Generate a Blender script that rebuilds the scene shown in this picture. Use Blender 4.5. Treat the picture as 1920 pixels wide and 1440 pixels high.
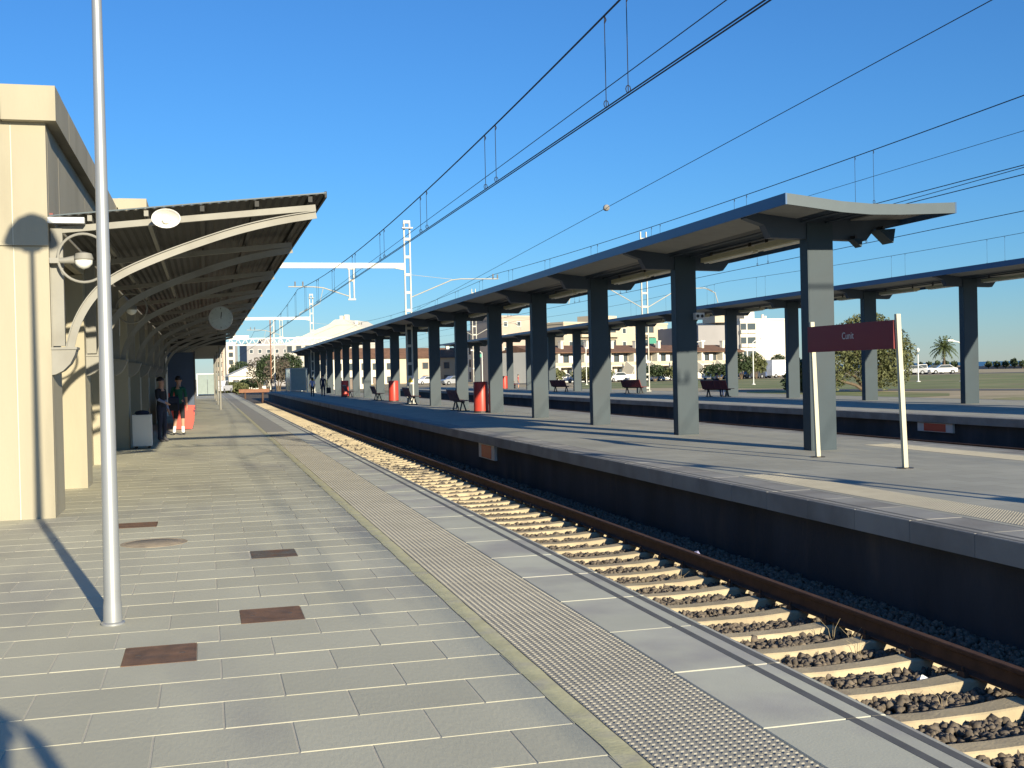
import bpy, bmesh, math, random
import numpy as np
from mathutils import Vector, Matrix, Euler

for o in list(bpy.data.objects):
    bpy.data.objects.remove(o)
S = bpy.context.scene
COL = S.collection
rnd = random.Random(7)

# ------------------------------------------------------------------ camera
H = 1.5648
def make_camera():
    f, yaw, pit, rol = 2150.7, math.radians(14.985), math.radians(-.589), math.radians(1.303)
    F0 = Vector((math.sin(yaw), math.cos(yaw), 0)); R0 = Vector((math.cos(yaw), -math.sin(yaw), 0)); Z = Vector((0, 0, 1))
    F = F0*math.cos(pit) + Z*math.sin(pit); U0 = -F0*math.sin(pit) + Z*math.cos(pit)
    R = R0*math.cos(rol) - U0*math.sin(rol); U = R0*math.sin(rol) + U0*math.cos(rol)
    cd = bpy.data.cameras.new('camera'); c = bpy.data.objects.new('camera', cd); COL.objects.link(c)
    m = Matrix((R, U, -F)).transposed().to_4x4(); m.translation = (0, 0, H)
    c.matrix_world = m
    cd.sensor_width = 36; cd.lens = f/1920*36; cd.clip_start = .05; cd.clip_end = 30000
    S.camera = c
make_camera()

# ------------------------------------------------------------------ sky, sun, exposure
SUN = Vector((.20, -1, .29)).normalized()          # towards the sun
def make_light():
    w = bpy.data.worlds.new('World'); S.world = w; w.use_nodes = True
    nt = w.node_tree; nt.nodes.clear()
    sky = nt.nodes.new('ShaderNodeTexSky'); sky.sky_type = 'NISHITA'; sky.sun_disc = False
    sky.sun_elevation = math.asin(SUN.z); sky.sun_rotation = math.atan2(SUN.x, SUN.y)
    sky.air_density = 1.8; sky.dust_density = 0.0; sky.ozone_density = 10.0; sky.altitude = 3000
    bg = nt.nodes.new('ShaderNodeBackground'); bg.inputs[1].default_value = .09
    out = nt.nodes.new('ShaderNodeOutputWorld')
    nt.links.new(sky.outputs[0], bg.inputs[0]); nt.links.new(bg.outputs[0], out.inputs[0])
    ld = bpy.data.lights.new('sun', 'SUN'); ld.energy = 5.0; ld.angle = math.radians(.55); ld.color = (1, .88, .66)
    l = bpy.data.objects.new('sun', ld); COL.objects.link(l)
    l.rotation_euler = (-SUN).to_track_quat('-Z', 'Y').to_euler()
    v = S.view_settings; v.view_transform = 'Standard'; v.look = 'None'; v.exposure = .75; v.gamma = 1; v.use_curve_mapping = False
make_light()

# ------------------------------------------------------------------ materials
M = {}
def mat(name, col, rough=.7, metal=0., var=.12, vs=3., bump=0., bs=40., rand=0., spec=.4, col2=None, s2=1.5, t2=(.45, .65), stretch=None, coord='P', trans=0.):
    m = bpy.data.materials.new(name); m.use_nodes = True
    nt = m.node_tree; b = nt.nodes['Principled BSDF']; N = nt.nodes.new; L = nt.links.new
    b.inputs['Roughness'].default_value = rough; b.inputs['Metallic'].default_value = metal
    b.inputs['Specular IOR Level'].default_value = spec
    if trans: b.inputs['Transmission Weight'].default_value = trans
    if coord == 'P':
        src = N('ShaderNodeNewGeometry').outputs['Position']
    else:
        src = N('ShaderNodeTexCoord').outputs['Object']
    if stretch:
        mp = N('ShaderNodeMapping'); mp.inputs['Scale'].default_value = stretch; L(src, mp.inputs['Vector']); src = mp.outputs[0]
    def noise(s, d=4):
        n = N('ShaderNodeTexNoise'); n.inputs['Scale'].default_value = s; n.inputs['Detail'].default_value = d; L(src, n.inputs['Vector']); return n.outputs['Fac']
    def ramp(fac, a, c):
        r = N('ShaderNodeMapRange'); r.inputs['From Min'].default_value = a; r.inputs['From Max'].default_value = c; L(fac, r.inputs['Value']); return r.outputs[0]
    base = N('ShaderNodeRGB'); base.outputs[0].default_value = (*col, 1); cur = base.outputs[0]
    if col2:
        mx = N('ShaderNodeMix'); mx.data_type = 'RGBA'; L(ramp(noise(s2, 5), *t2), mx.inputs['Factor']); L(cur, mx.inputs['A']); mx.inputs['B'].default_value = (*col2, 1); cur = mx.outputs['Result']
    hv = N('ShaderNodeHueSaturation'); L(cur, hv.inputs['Color'])
    r = N('ShaderNodeMapRange'); r.inputs['From Min'].default_value = .3; r.inputs['From Max'].default_value = .7
    r.inputs['To Min'].default_value = 1-var; r.inputs['To Max'].default_value = 1+var; L(noise(vs), r.inputs['Value'])
    val = r.outputs[0]
    if rand:
        oi = N('ShaderNodeObjectInfo'); r2 = N('ShaderNodeMapRange'); r2.inputs['To Min'].default_value = 1-rand; r2.inputs['To Max'].default_value = 1+rand; L(oi.outputs['Random'], r2.inputs['Value'])
        mu = N('ShaderNodeMath'); mu.operation = 'MULTIPLY'; L(val, mu.inputs[0]); L(r2.outputs[0], mu.inputs[1]); val = mu.outputs[0]
    L(val, hv.inputs['Value']); L(hv.outputs[0], b.inputs['Base Color'])
    if bump:
        bp = N('ShaderNodeBump'); bp.inputs['Strength'].default_value = bump; bp.inputs['Distance'].default_value = .02; L(noise(bs, 6), bp.inputs['Height']); L(bp.outputs[0], b.inputs['Normal'])
    M[name] = m; return m

mat('paver', (.475, .46, .35), .82, var=.08, vs=1.1, bump=.12, bs=60, rand=.07, col2=(.30, .29, .26), s2=.9, t2=(.52, .78), stretch=(1, .3, 1))
mat('mortar', (.50, .47, .385), .9, var=.1, bump=.1)
mat('slab', (.50, .495, .395), .8, var=.06, vs=2., bump=.08, bs=80, rand=.05, col2=(.39, .375, .33), s2=1.3)
mat('tactile', (.31, .295, .245), .75, var=.07, vs=4., bump=.08, rand=.05)
mat('yellow_paint', (.57, .53, .30), .75, var=.12, vs=7., bump=.15, col2=(.50, .46, .33), s2=5., t2=(.5, .7))
mat('grip', (.115, .115, .11), .8, var=.15, vs=6.)
mat('coping', (.29, .285, .26), .85, var=.12, vs=1.6, bump=.15, bs=50, rand=.05, col2=(.22, .21, .19), s2=1.)
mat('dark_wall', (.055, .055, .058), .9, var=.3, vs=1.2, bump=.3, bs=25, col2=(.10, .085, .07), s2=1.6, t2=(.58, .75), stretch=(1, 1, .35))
mat('sleeper', (.44, .37, .24), .85, var=.14, vs=5., bump=.25, bs=50, rand=.1, col2=(.33, .27, .19), s2=4., t2=(.55, .75))
mat('rail', (.085, .045, .028), .75, .2, var=.2, vs=8., bump=.2, bs=60)
mat('stone', (.17, .14, .105), .95, var=.5, vs=26., bump=.2, bs=60, col2=(.10, .085, .07), s2=13., t2=(.42, .6))
mat('ballast_bed', (.10, .085, .065), .95, var=.4, vs=18., bump=.8, bs=30)
mat('concrete_warm', (.365, .335, .25), .85, var=.09, vs=.9, bump=.1, bs=35, col2=(.275, .25, .185), s2=1.5, t2=(.52, .82), stretch=(1.3, 1.3, .3))
mat('sealant', (.60, .57, .46), .7, var=.05)
mat('rust', (.20, .115, .07), .8, .2, var=.2, vs=9., bump=.25, bs=50, col2=(.14, .09, .065), s2=7.)
mat('cover_grey', (.135, .115, .09), .75, .2, var=.2, vs=9., bump=.25, bs=50, col2=(.17, .10, .06), s2=6.)
mat('manhole', (.34, .28, .20), .85, var=.15, vs=9., bump=.3, bs=40, col2=(.26, .22, .17), s2=6.)
mat('galv', (.36, .375, .38), .4, .45, var=.05, vs=2., spec=.5)
mat('arch_grey', (.25, .245, .215), .6, .05, var=.07, vs=2.5, bump=.05, col2=(.21, .20, .17), s2=2.)
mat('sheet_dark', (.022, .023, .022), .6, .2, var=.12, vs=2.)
mat('canopy_steel', (.045, .065, .09), .5, .1, var=.08, vs=1.5, bump=.03, col2=(.04, .055, .075), s2=1.2)
mat('fascia_sky_tint', (.035, .09, .19), .42, .15, var=.06, vs=1.2)  # bluer than the other canopy steel: reflected sky put into the colour
mat('canopy_front', (.06, .085, .10), .5, .1, var=.06)
mat('column_steel', (.026, .046, .060), .55, .0, var=.08, vs=1.6, bump=.04, bs=20, col2=(.028, .043, .053), s2=1.3, t2=(.5, .8))
mat('soffit', (.27, .27, .25), .7, var=.06)
mat('lamp_housing', (.50, .46, .30), .5, var=.06)
mat('lamp_bulb', (.85, .85, .78), .25, spec=.7)
mat('white_paint', (.78, .77, .72), .5, var=.05, vs=2.)
mat('cream_post', (.52, .50, .37), .5, var=.05, vs=3.)
mat('red_paint', (.50, .055, .035), .4, var=.06, vs=2.5)
mat('red_sign', (.20, .022, .026), .45, var=.04)
mat('red_dark', (.20, .045, .04), .5, var=.1)
mat('dark_metal', (.055, .05, .05), .5, .3, var=.1)
mat('wire', (.035, .035, .04), .6, .3)
mat('insulator', (.25, .24, .22), .3, spec=.6)
mat('mast_steel', (.42, .42, .37), .55, .15, var=.08, vs=2., col2=(.46, .43, .36), s2=2.)
mat('beam_white', (.66, .645, .60), .5, var=.05)
mat('sign_white', (.62, .60, .56), .6, var=.08)
mat('yellow_sign', (.75, .52, .05), .5, var=.05)
mat('black', (.02, .02, .02), .6)
mat('glass_dark', (.06, .075, .085), .08, spec=.8, var=.05)
mat('glass_pale', (.26, .31, .29), .08, spec=.6, var=.05)
mat('door_grey', (.36, .39, .39), .5, var=.06)
mat('skin', (.50, .28, .19), .6, var=.05)
mat('hair', (.022, .016, .013), .6, var=.2, vs=30)
mat('cloth_dark', (.025, .025, .03), .9, var=.15, vs=12)
mat('cloth_navy', (.03, .035, .06), .9, var=.15, vs=12)
mat('cloth_shirt', (.24, .27, .40), .9, var=.1, vs=12)
mat('cloth_green', (.02, .115, .075), .9, var=.1, vs=12)
mat('cloth_lilac', (.36, .36, .55), .9, var=.1, vs=12)
mat('cloth_jeans', (.075, .11, .24), .9, var=.15, vs=12)
mat('cloth_red', (.36, .06, .07), .9, var=.15, vs=12)
mat('sock', (.8, .8, .78), .9)
mat('shoe', (.06, .06, .07), .7)
mat('leaf_olive', (.115, .125, .05), .7, var=.35, vs=2.5, col2=(.065, .08, .03), s2=1.5)
mat('leaf_dark', (.035, .055, .022), .7, var=.35, vs=1.5)
mat('leaf_palm', (.075, .10, .035), .6, var=.3, vs=2.)
mat('leaf_bare', (.10, .085, .065), .9, var=.3, vs=2.)
mat('bark', (.12, .09, .06), .9, var=.25, vs=6., bump=.4)
mat('grass', (.165, .20, .065), .95, var=.25, vs=.25, bump=.5, bs=6, col2=(.28, .25, .12), s2=.09, t2=(.4, .7))
mat('sand', (.42, .34, .21), .95, var=.12, vs=.3, bump=.2, bs=6, col2=(.30, .27, .14), s2=.11, t2=(.5, .72))
mat('ground', (.26, .22, .16), .95, var=.2, vs=.1, col2=(.16, .16, .09), s2=.03)
mat('asphalt', (.10, .10, .10), .9, var=.12, vs=.8)
mat('sea', (.018, .07, .15), .35, var=.15, vs=.05, bump=.3, bs=.3, spec=.3)
mat('stucco_white', (.66, .63, .54), .8, var=.05, vs=.3)
mat('stucco_cream', (.53, .46, .34), .8, var=.05, vs=.3)
mat('stucco_tan', (.44, .37, .27), .8, var=.06, vs=.3)
mat('stucco_pink', (.45, .37, .30), .8, var=.06, vs=.3)
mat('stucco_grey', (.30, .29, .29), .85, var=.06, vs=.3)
mat('roof_tile', (.17, .095, .06), .85, var=.2, vs=1.2, bump=.3, bs=4)
mat('shutter', (.20, .16, .13), .7, var=.1)
mat('awning_white', (.82, .80, .76), .7)
mat('car_white', (.80, .80, .80), .25, spec=.6)
mat('car_dark', (.04, .045, .06), .25, spec=.6)
mat('car_blue', (.08, .12, .24), .25, spec=.6)
mat('car_silver', (.45, .46, .47), .3, .4, spec=.6)
mat('tyre', (.02, .02, .02), .8)
mat('green_sign', (.01, .22, .15), .5)
mat('blue_panel', (.035, .06, .11), .5, var=.06)
mat('brick_brown', (.24, .12, .07), .85, var=.15, vs=4.)
mat('rock', (.30, .24, .18), .95, var=.3, vs=1.)
mat('clock_face', (.42, .48, .45), .35, spec=.5)
mat('litter', (.8, .8, .78), .7)

# ------------------------------------------------------------------ mesh helpers
class MB:
    def __init__(s): s.v = []; s.f = []; s.mi = []; s.cur = 0
    def add(s, vs, fs):
        n = len(s.v); s.v += [tuple(v) for v in vs]; s.f += [tuple(i+n for i in f) for f in fs]; s.mi += [s.cur]*len(fs); return s
    def box(s, c, d, rz=0., taper=1.):
        hx, hy, hz = d[0]/2, d[1]/2, d[2]/2; ca, sa = math.cos(rz), math.sin(rz); vs = []
        for z, k in ((-hz, 1), (hz, taper)):
            for x, y in ((-hx, -hy), (hx, -hy), (hx, hy), (-hx, hy)):
                x *= k; y *= k
                vs.append((c[0]+x*ca-y*sa, c[1]+x*sa+y*ca, c[2]+z))
        return s.add(vs, [(3, 2, 1, 0), (4, 5, 6, 7), (0, 1, 5, 4), (1, 2, 6, 5), (2, 3, 7, 6), (3, 0, 4, 7)])
    def b2(s, a, b):
        return s.box([(a[i]+b[i])/2 for i in range(3)], [abs(b[i]-a[i]) for i in range(3)])
    def bevbox(s, c, d, e=.004):
        hx, hy, hz = d[0]/2, d[1]/2, d[2]/2; vs = []
        for x, y, z in ((hx, hy, -hz), (hx, hy, hz-e), (hx-e, hy-e, hz)):
            vs += [(c[0]-x, c[1]-y, c[2]+z), (c[0]+x, c[1]-y, c[2]+z), (c[0]+x, c[1]+y, c[2]+z), (c[0]-x, c[1]+y, c[2]+z)]
        fs = [(8, 9, 10, 11)]
        for k in (0, 4):
            for i in range(4):
                j = (i+1) % 4; fs.append((k+i, k+j, k+4+j, k+4+i))
        return s.add(vs, fs)
    def prism(s, poly, axis, a, b):
        """poly in the two other axes, extruded along axis (0,1,2) from a to b"""
        n = len(poly); vs = []
        for t in (a, b):
            for p in poly:
                q = list(p); q.insert(axis, t); vs.append(q)
        fs = [tuple(range(n))[::-1], tuple(range(n, 2*n))] + [(i, (i+1) % n, n+(i+1) % n, n+i) for i in range(n)]
        return s.add(vs, fs)
    def tube(s, pts, r, n=8, cap=True, r2=None):
        pts = [Vector(p) for p in pts]; k = len(pts); rs = r if isinstance(r, (list, tuple)) else [r + ((r2-r)*i/(k-1) if r2 is not None else 0) for i in range(k)]
        vs = []; up = None
        for i, p in enumerate(pts):
            d = (pts[min(i+1, k-1)]-pts[max(i-1, 0)]).normalized()
            if up is None: up = Vector((0, 0, 1)) if abs(d.z) < .9 else Vector((1, 0, 0))
            x = d.cross(up).normalized(); y = x.cross(d).normalized(); up = y
            for j in range(n):
                a = 2*math.pi*j/n; vs.append(p + x*math.cos(a)*rs[i] + y*math.sin(a)*rs[i])
        fs = [(i*n+j, i*n+(j+1) % n, (i+1)*n+(j+1) % n, (i+1)*n+j) for i in range(k-1) for j in range(n)]
        if cap: fs += [tuple(range(n))[::-1], tuple(range((k-1)*n, k*n))]
        return s.add(vs, fs)
    def bar(s, a, b, w, h):
        """rectangular bar from a to b"""
        a, b = Vector(a), Vector(b); d = (b-a).normalized(); up = Vector((0, 0, 1)) if abs(d.z) < .95 else Vector((0, 1, 0))
        x = d.cross(up).normalized()*w/2; y = x.cross(d).normalized()*h/2
        vs = [p+q for p in (a, b) for q in (-x-y, x-y, x+y, -x+y)]
        return s.add(vs, [(3, 2, 1, 0), (4, 5, 6, 7), (0, 1, 5, 4), (1, 2, 6, 5), (2, 3, 7, 6), (3, 0, 4, 7)])
    def lathe(s, prof, c, n=16, axis=2):
        vs = []
        for r, z in prof:
            for j in range(n):
                a = 2*math.pi*j/n; p = [r*math.cos(a), r*math.sin(a)]; p.insert(axis, z)
                vs.append((c[0]+p[0], c[1]+p[1], c[2]+p[2]))
        k = len(prof); fs = [(i*n+j, i*n+(j+1) % n, (i+1)*n+(j+1) % n, (i+1)*n+j) for i in range(k-1) for j in range(n)]
        fs += [tuple(range(n))[::-1], tuple(range((k-1)*n, k*n))]
        return s.add(vs, fs)
    def mesh(s, name, mats, smooth=False):
        me = bpy.data.meshes.new(name); me.from_pydata(s.v, [], s.f)
        for m in (mats if isinstance(mats, (list, tuple)) else [mats]): me.materials.append(M[m] if isinstance(m, str) else m)
        if len(me.materials) > 1: me.polygons.foreach_set('material_index', s.mi)
        bm = bmesh.new(); bm.from_mesh(me); bmesh.ops.recalc_face_normals(bm, faces=bm.faces); bm.to_mesh(me); bm.free()
        if smooth:
            me.polygons.foreach_set('use_smooth', [True]*len(me.polygons))
            try: me.set_sharp_from_angle(angle=math.radians(40))
            except Exception: pass
        return me
    def build(s, name, m, parent=None, smooth=False, loc=None, rz=0.):
        return ob(name, s.mesh(name, m, smooth), parent, loc, rz)

def ob(name, me, parent=None, loc=None, rz=0.):
    o = bpy.data.objects.new(name, me); COL.objects.link(o)
    if loc is not None: o.location = loc
    if rz: o.rotation_euler = (0, 0, rz)
    if parent: o.parent = parent
    return o
def tag(o, label=None, cat=None, group=None, kind=None):
    if label: o['label'] = label
    if cat: o['category'] = cat
    if group: o['group'] = group
    if kind: o['kind'] = kind
    return o
def thing(name, label, cat, loc=(0, 0, 0), rz=0., group=None):
    o = bpy.data.objects.new(name, None); COL.objects.link(o); o.location = loc; o.rotation_euler = (0, 0, rz); o.empty_display_size = .3
    return tag(o, label, cat, group)
def copy_tree(o, parent=None):
    c = o.copy(); COL.objects.link(c); c.parent = parent
    for ch in o.children: copy_tree(ch, c)
    return c
def struct(name, mb, m): return tag(mb.build(name, m), kind='structure')
# ------------------------------------------------------------------ ground, field, sea
def brick_mat():
    m = bpy.data.materials.new('paving_far'); m.use_nodes = True; nt = m.node_tree; b = nt.nodes['Principled BSDF']; N = nt.nodes.new; L = nt.links.new
    g = N('ShaderNodeNewGeometry'); t = N('ShaderNodeTexBrick'); L(g.outputs['Position'], t.inputs['Vector'])
    t.inputs['Scale'].default_value = 1; t.inputs['Brick Width'].default_value = .6; t.inputs['Row Height'].default_value = .444; t.inputs['Mortar Size'].default_value = .006
    t.inputs['Color1'].default_value = (.36, .355, .295, 1); t.inputs['Color2'].default_value = (.31, .305, .255, 1); t.inputs['Mortar'].default_value = (.25, .245, .205, 1); t.inputs['Bias'].default_value = -.2
    n = N('ShaderNodeTexNoise'); n.inputs['Scale'].default_value = .5; n.inputs['Detail'].default_value = 6; L(g.outputs['Position'], n.inputs['Vector'])
    r = N('ShaderNodeMapRange'); r.inputs['From Min'].default_value = .3; r.inputs['From Max'].default_value = .7; r.inputs['To Min'].default_value = .86; r.inputs['To Max'].default_value = 1.1; L(n.outputs['Fac'], r.inputs['Value'])
    h = N('ShaderNodeHueSaturation'); L(t.outputs['Color'], h.inputs['Color']); L(r.outputs[0], h.inputs['Value']); L(h.outputs[0], b.inputs['Base Color']); b.inputs['Roughness'].default_value = .85
    bp = N('ShaderNodeBump'); bp.inputs['Strength'].default_value = .3; bp.inputs['Distance'].default_value = .006; bp.invert = True; L(t.outputs['Fac'], bp.inputs['Height']); L(bp.outputs[0], b.inputs['Normal'])
    M['paving_far'] = m
brick_mat()
def sheet(name, poly, z, m, kind='structure'):
    mb = MB(); mb.add([(x, y, z) for x, y in poly], [tuple(range(len(poly)))]); o = mb.build(name, m); return tag(o, kind=kind)
COAST = 196
sheet('ground', [(-4000, -1500), (COAST, -1500), (COAST, 9000), (-4000, 9000)], -1.12, 'ground')
sheet('sea', [(COAST-3, -6000), (26000, -6000), (26000, 26000), (COAST-3, 26000)], -2.2, 'sea')
def field():
    mb = MB()
    xs = [31.3, 33.5, 60, 100, COAST-1, COAST+.5]; zs = [-1.15, -.3, -.3, -.3, -.3, -2.3]
    ys = [-200, 0, 60, 150, 300, 600, 1500]
    vs = [(x, y, z) for y in ys for x, z in zip(xs, zs)]; n = len(xs)
    fs = [(j*n+i, j*n+i+1, (j+1)*n+i+1, (j+1)*n+i) for j in range(len(ys)-1) for i in range(n-1)]
    mb.add(vs, fs); tag(mb.build('field', 'sand'), kind='structure')
field()
def patch(name, cx, cy, rx, ry, m, z, seed, rz=0., n=40):
    r = random.Random(seed); pts = []
    ph = [r.uniform(0, 6.28) for _ in range(4)]
    for i in range(n):
        a = 2*math.pi*i/n; k = 1 + .12*math.sin(3*a+ph[0]) + .08*math.sin(5*a+ph[1]) + .05*math.sin(9*a+ph[2])
        x, y = rx*k*math.cos(a), ry*k*math.sin(a); pts.append((cx+x*math.cos(rz)-y*math.sin(rz), cy+x*math.sin(rz)+y*math.cos(rz)))
    return sheet(name, pts, z, m)
AZ = lambda px: math.radians(14.985) + math.atan((px-960)/2150.7)
def polar(px, D): a = AZ(px); return D*math.sin(a), D*math.cos(a)
def strip(name, pts, m, z):
    """pts: list of (px, D near, D far)"""
    poly = [polar(p, a) for p, a, b in pts] + [polar(p, b) for p, a, b in pts[::-1]]
    return sheet(name, poly, z, m)
strip('lawn', [(1080, 118, 170), (1250, 112, 176), (1420, 100, 176), (1560, 92, 178), (1700, 88, 185), (1950, 84, 190), (2250, 84, 190)], 'grass', -.292)
strip('lawn', [(1400, 80, 88), (1480, 77, 89), (1620, 70, 82), (1700, 66, 78), (1780, 68, 74)], 'grass', -.292)
strip('lawn', [(1862, 58, 62), (1900, 54, 64), (2000, 50, 62)], 'grass', -.292)
strip('path', [(1380, 90, 96), (1500, 91, 95.5), (1700, 82, 86), (2000, 77, 81)], 'asphalt', -.288)
strip('road', [(900, 182, 190), (1150, 182, 190), (1500, 182, 192), (1700, 193, 205), (2200, 193, 205)], 'asphalt', -.288)

# ------------------------------------------------------------------ platforms
y0, RB, RA = 4.8408, .4442, .6
EDGE = 2.904
tile_me = {}
def tile_mesh(w):
    k = round(w, 3)
    if k not in tile_me: tile_me[k] = MB().bevbox((0, 0, -.012), (k-.007, RB-.007, .024), .003).mesh('paver', 'paver')
    return tile_me[k]
covers = {5: (-.482, -.085), 7: (.19, .585), 13: (.36, .745), 19: (-.97, -.54)}
def row_tiles(r, xa, xb):
    off = -.2555 if r % 2 else -.5525
    k = math.floor((xa-off)/RA); out = []
    while off+k*RA < xb:
        a, b = max(off+k*RA, xa), min(off+(k+1)*RA, xb); k += 1
        segs = [(a, b)]
        if r in covers:
            c, d = covers[r]; segs = [(p, q) for p, q in ((a, min(b, c)), (max(a, d), b)) if q-p > .03]
        out += segs
    return out
def platform_near():
    mb = MB(); mb.b2((-16, -14, -1.15), (1.668, 128, -.0035)); mb.b2((1.60, -14, -1.149), (2.79, 128, -.03))
    P = tag(mb.build('platform', 'mortar'), kind='structure')
    rest = MB(); n = 0
    for r in range(-18, 82):
        yc = y0+(r-.5)*RB
        for a, b in row_tiles(r, -5.6, 1.552):
            vis = b > -.165*yc-.12 and yc > 3.2 and n < 300
            z = rnd.uniform(-.0008, .0006)
            if vis:
                n += 1; ob('paver', tile_mesh(b-a), P, ((a+b)/2, yc, z))
            elif not (yc > 14.1 and b < -2.05): rest.bevbox(((a+b)/2, yc, -.012+z), (b-a-.007, RB-.007, .024), .003)
    tag(rest.build('paver_remainder', 'paver', P), kind='stuff')
    far = MB(); far.b2((-2.05, y0+81*RB, -.02), (1.566, 128, .0)); far.build('paved_strip', 'paver', P)
    # tactile paving
    t = MB(); t.bevbox((0, 0, -.012), (.616, .594, .024), .002)
    for i in range(16):
        for j in range(15):
            x, y = -.292+i*.0389, -.28+j*.04; vs = []
            for rr, z in ((.0135, 0), (.009, .0055)):
                for q in range(6): vs.append((x+rr*math.cos(q*math.pi/3), y+rr*math.sin(q*math.pi/3), z))
            t.add(vs, [(6, 7, 8, 9, 10, 11)]+[(q, (q+1) % 6, 6+(q+1) % 6, 6+q) for q in range(6)])
    tm = t.mesh('tactile_tile', 'tactile')
    for k in range(52): ob('tactile_tile', tm, P, (1.979, 2.7+k*.6, 0))
    f = MB(); f.b2((1.67, 33.6, -.02), (2.289, 128, 0)); f.b2((1.67, -14, -.02), (2.289, 2.4, 0)); f.build('tactile_strip', 'tactile', P)
    # yellow painted line
    y = MB(); n = 240; vs = []
    for i in range(n+1):
        yy = 2+i*.25; vs += [(1.552+rnd.uniform(-.007, .007), yy, .0012), (1.664+rnd.uniform(-.004, .004), yy, .0012)]
    y.add(vs, [(2*i, 2*i+1, 2*i+3, 2*i+2) for i in range(n)]); y.build('painted_line', 'yellow_paint', P)
    # edge slabs with grip strips
    sm = MB().bevbox((0, 0, -.11), (.606, .967, .22), .006).mesh('edge_slab', 'slab')
    gm = MB().box((0, 0, 0), (.046, .9665, .004)).mesh('grip_strip', 'grip')
    for k in range(42):
        s = ob('edge_slab', sm, P, (2.599, 1.09+k*.975, rnd.uniform(-.001, .001)))
        for x in (2.725, 2.850): ob('grip_strip', gm, s, (x-2.599, 0, -.0006))
    f = MB(); f.b2((2.296, 41.57, -.22), (2.902, 128, 0)); f.b2((2.296, -14, -.22), (2.902, .59, 0)); s = f.build('edge_slab', 'slab', P)
    f = MB()
    for x in (2.725, 2.850): f.b2((x-.023, 41.57, -.002), (x+.023, 128, .0014))
    f.build('grip_strip', 'grip', s)
    return P, tm
PLAT, TACT = platform_near()

def island(x0, x1, y0_, y1_, tact):
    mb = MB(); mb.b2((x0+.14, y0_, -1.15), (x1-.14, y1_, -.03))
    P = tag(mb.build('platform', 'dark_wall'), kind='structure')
    d = MB(); d.b2((x0+.62, y0_+.01, -.05), (x1-.62, y1_-.01, 0)); d.build('paved_deck', 'paving_far', P)
    cm = MB().bevbox((0, 0, -.11), (.617, .994, .22), .008).mesh('coping_slab', 'coping')
    gm = MB().box((0, 0, 0), (.045, .993, .004)).mesh('grip_strip', 'grip')
    for sx, x, sg in ((x0+.31, x0, 1), (x1-.31, x1, -1)):
        n = 34 if sg == 1 else 24
        a = 6.5 if x0 < 10 else 20.
        for k in range(n):
            s = ob('coping_slab', cm, P, (sx, a+k, rnd.uniform(-.0015, .0015)))
            for dx in (.055, .18): ob('grip_strip', gm, s, (sg*(dx-.31), 0, -.0006))
        f = MB(); f.b2((sx-.308, a+n-.5, -.22), (sx+.308, y1_, 0)); f.b2((sx-.308, y0_, -.22), (sx+.308, a-.5, 0)); f.build('coping_slab', 'coping', P)
    for x, ya, n in tact:
        for k in range(n): ob('tactile_tile', TACT, P, (x, ya+k*.6, .003))
    return P
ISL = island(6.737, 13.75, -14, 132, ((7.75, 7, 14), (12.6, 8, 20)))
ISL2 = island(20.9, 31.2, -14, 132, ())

# service covers set in the paving
def cover(r, m, label):
    a, b = covers[r]; mb = MB(); mb.bevbox((0, 0, -.010), (b-a-.012, RB-.014, .022), .002)
    o = mb.build('service_cover', [m], None, loc=((a+b)/2, y0+(r-.5)*RB, 0)); tag(o, label, 'cover')
    f = MB(); w, d = b-a-.006, RB-.006
    for s in (-1, 1): f.b2((s*w/2-.005, -d/2, -.01), (s*w/2+.005, d/2, .0016)); f.b2((-w/2+.006, s*d/2-.005, -.01), (w/2-.006, s*d/2+.005, .0014))
    f.build('frame', m, o)
    for x in (-.12, .12): MB().box((x, 0, .0012), (.03, .012, .003)).build('lifting_slot', 'dark_metal', o)
cover(5, 'rust', 'rusty brown rectangular cover set in the paving just in front of the lamp post')
cover(7, 'rust', 'dull brown rectangular cover in the paving beside the lamp post, nearer the tracks')
cover(13, 'cover_grey', 'greyish brown rectangular cover in the paving level with the round manhole')
cover(19, 'rust', 'brown rectangular cover by the station wall behind the lamp post')
mh = MB(); mh.lathe([(.31, -.01), (.31, .003), (.285, .005), (.28, .001), (.27, .001), (.265, .004), (.05, .005), (.02, .005)], (0, 0, 0), 36)
o = mh.build('manhole_cover', 'manhole', None, True, loc=(-.51, 11.55, 0)); tag(o, 'round concrete manhole cover in the platform paving by the lamp post', 'manhole')

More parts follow.
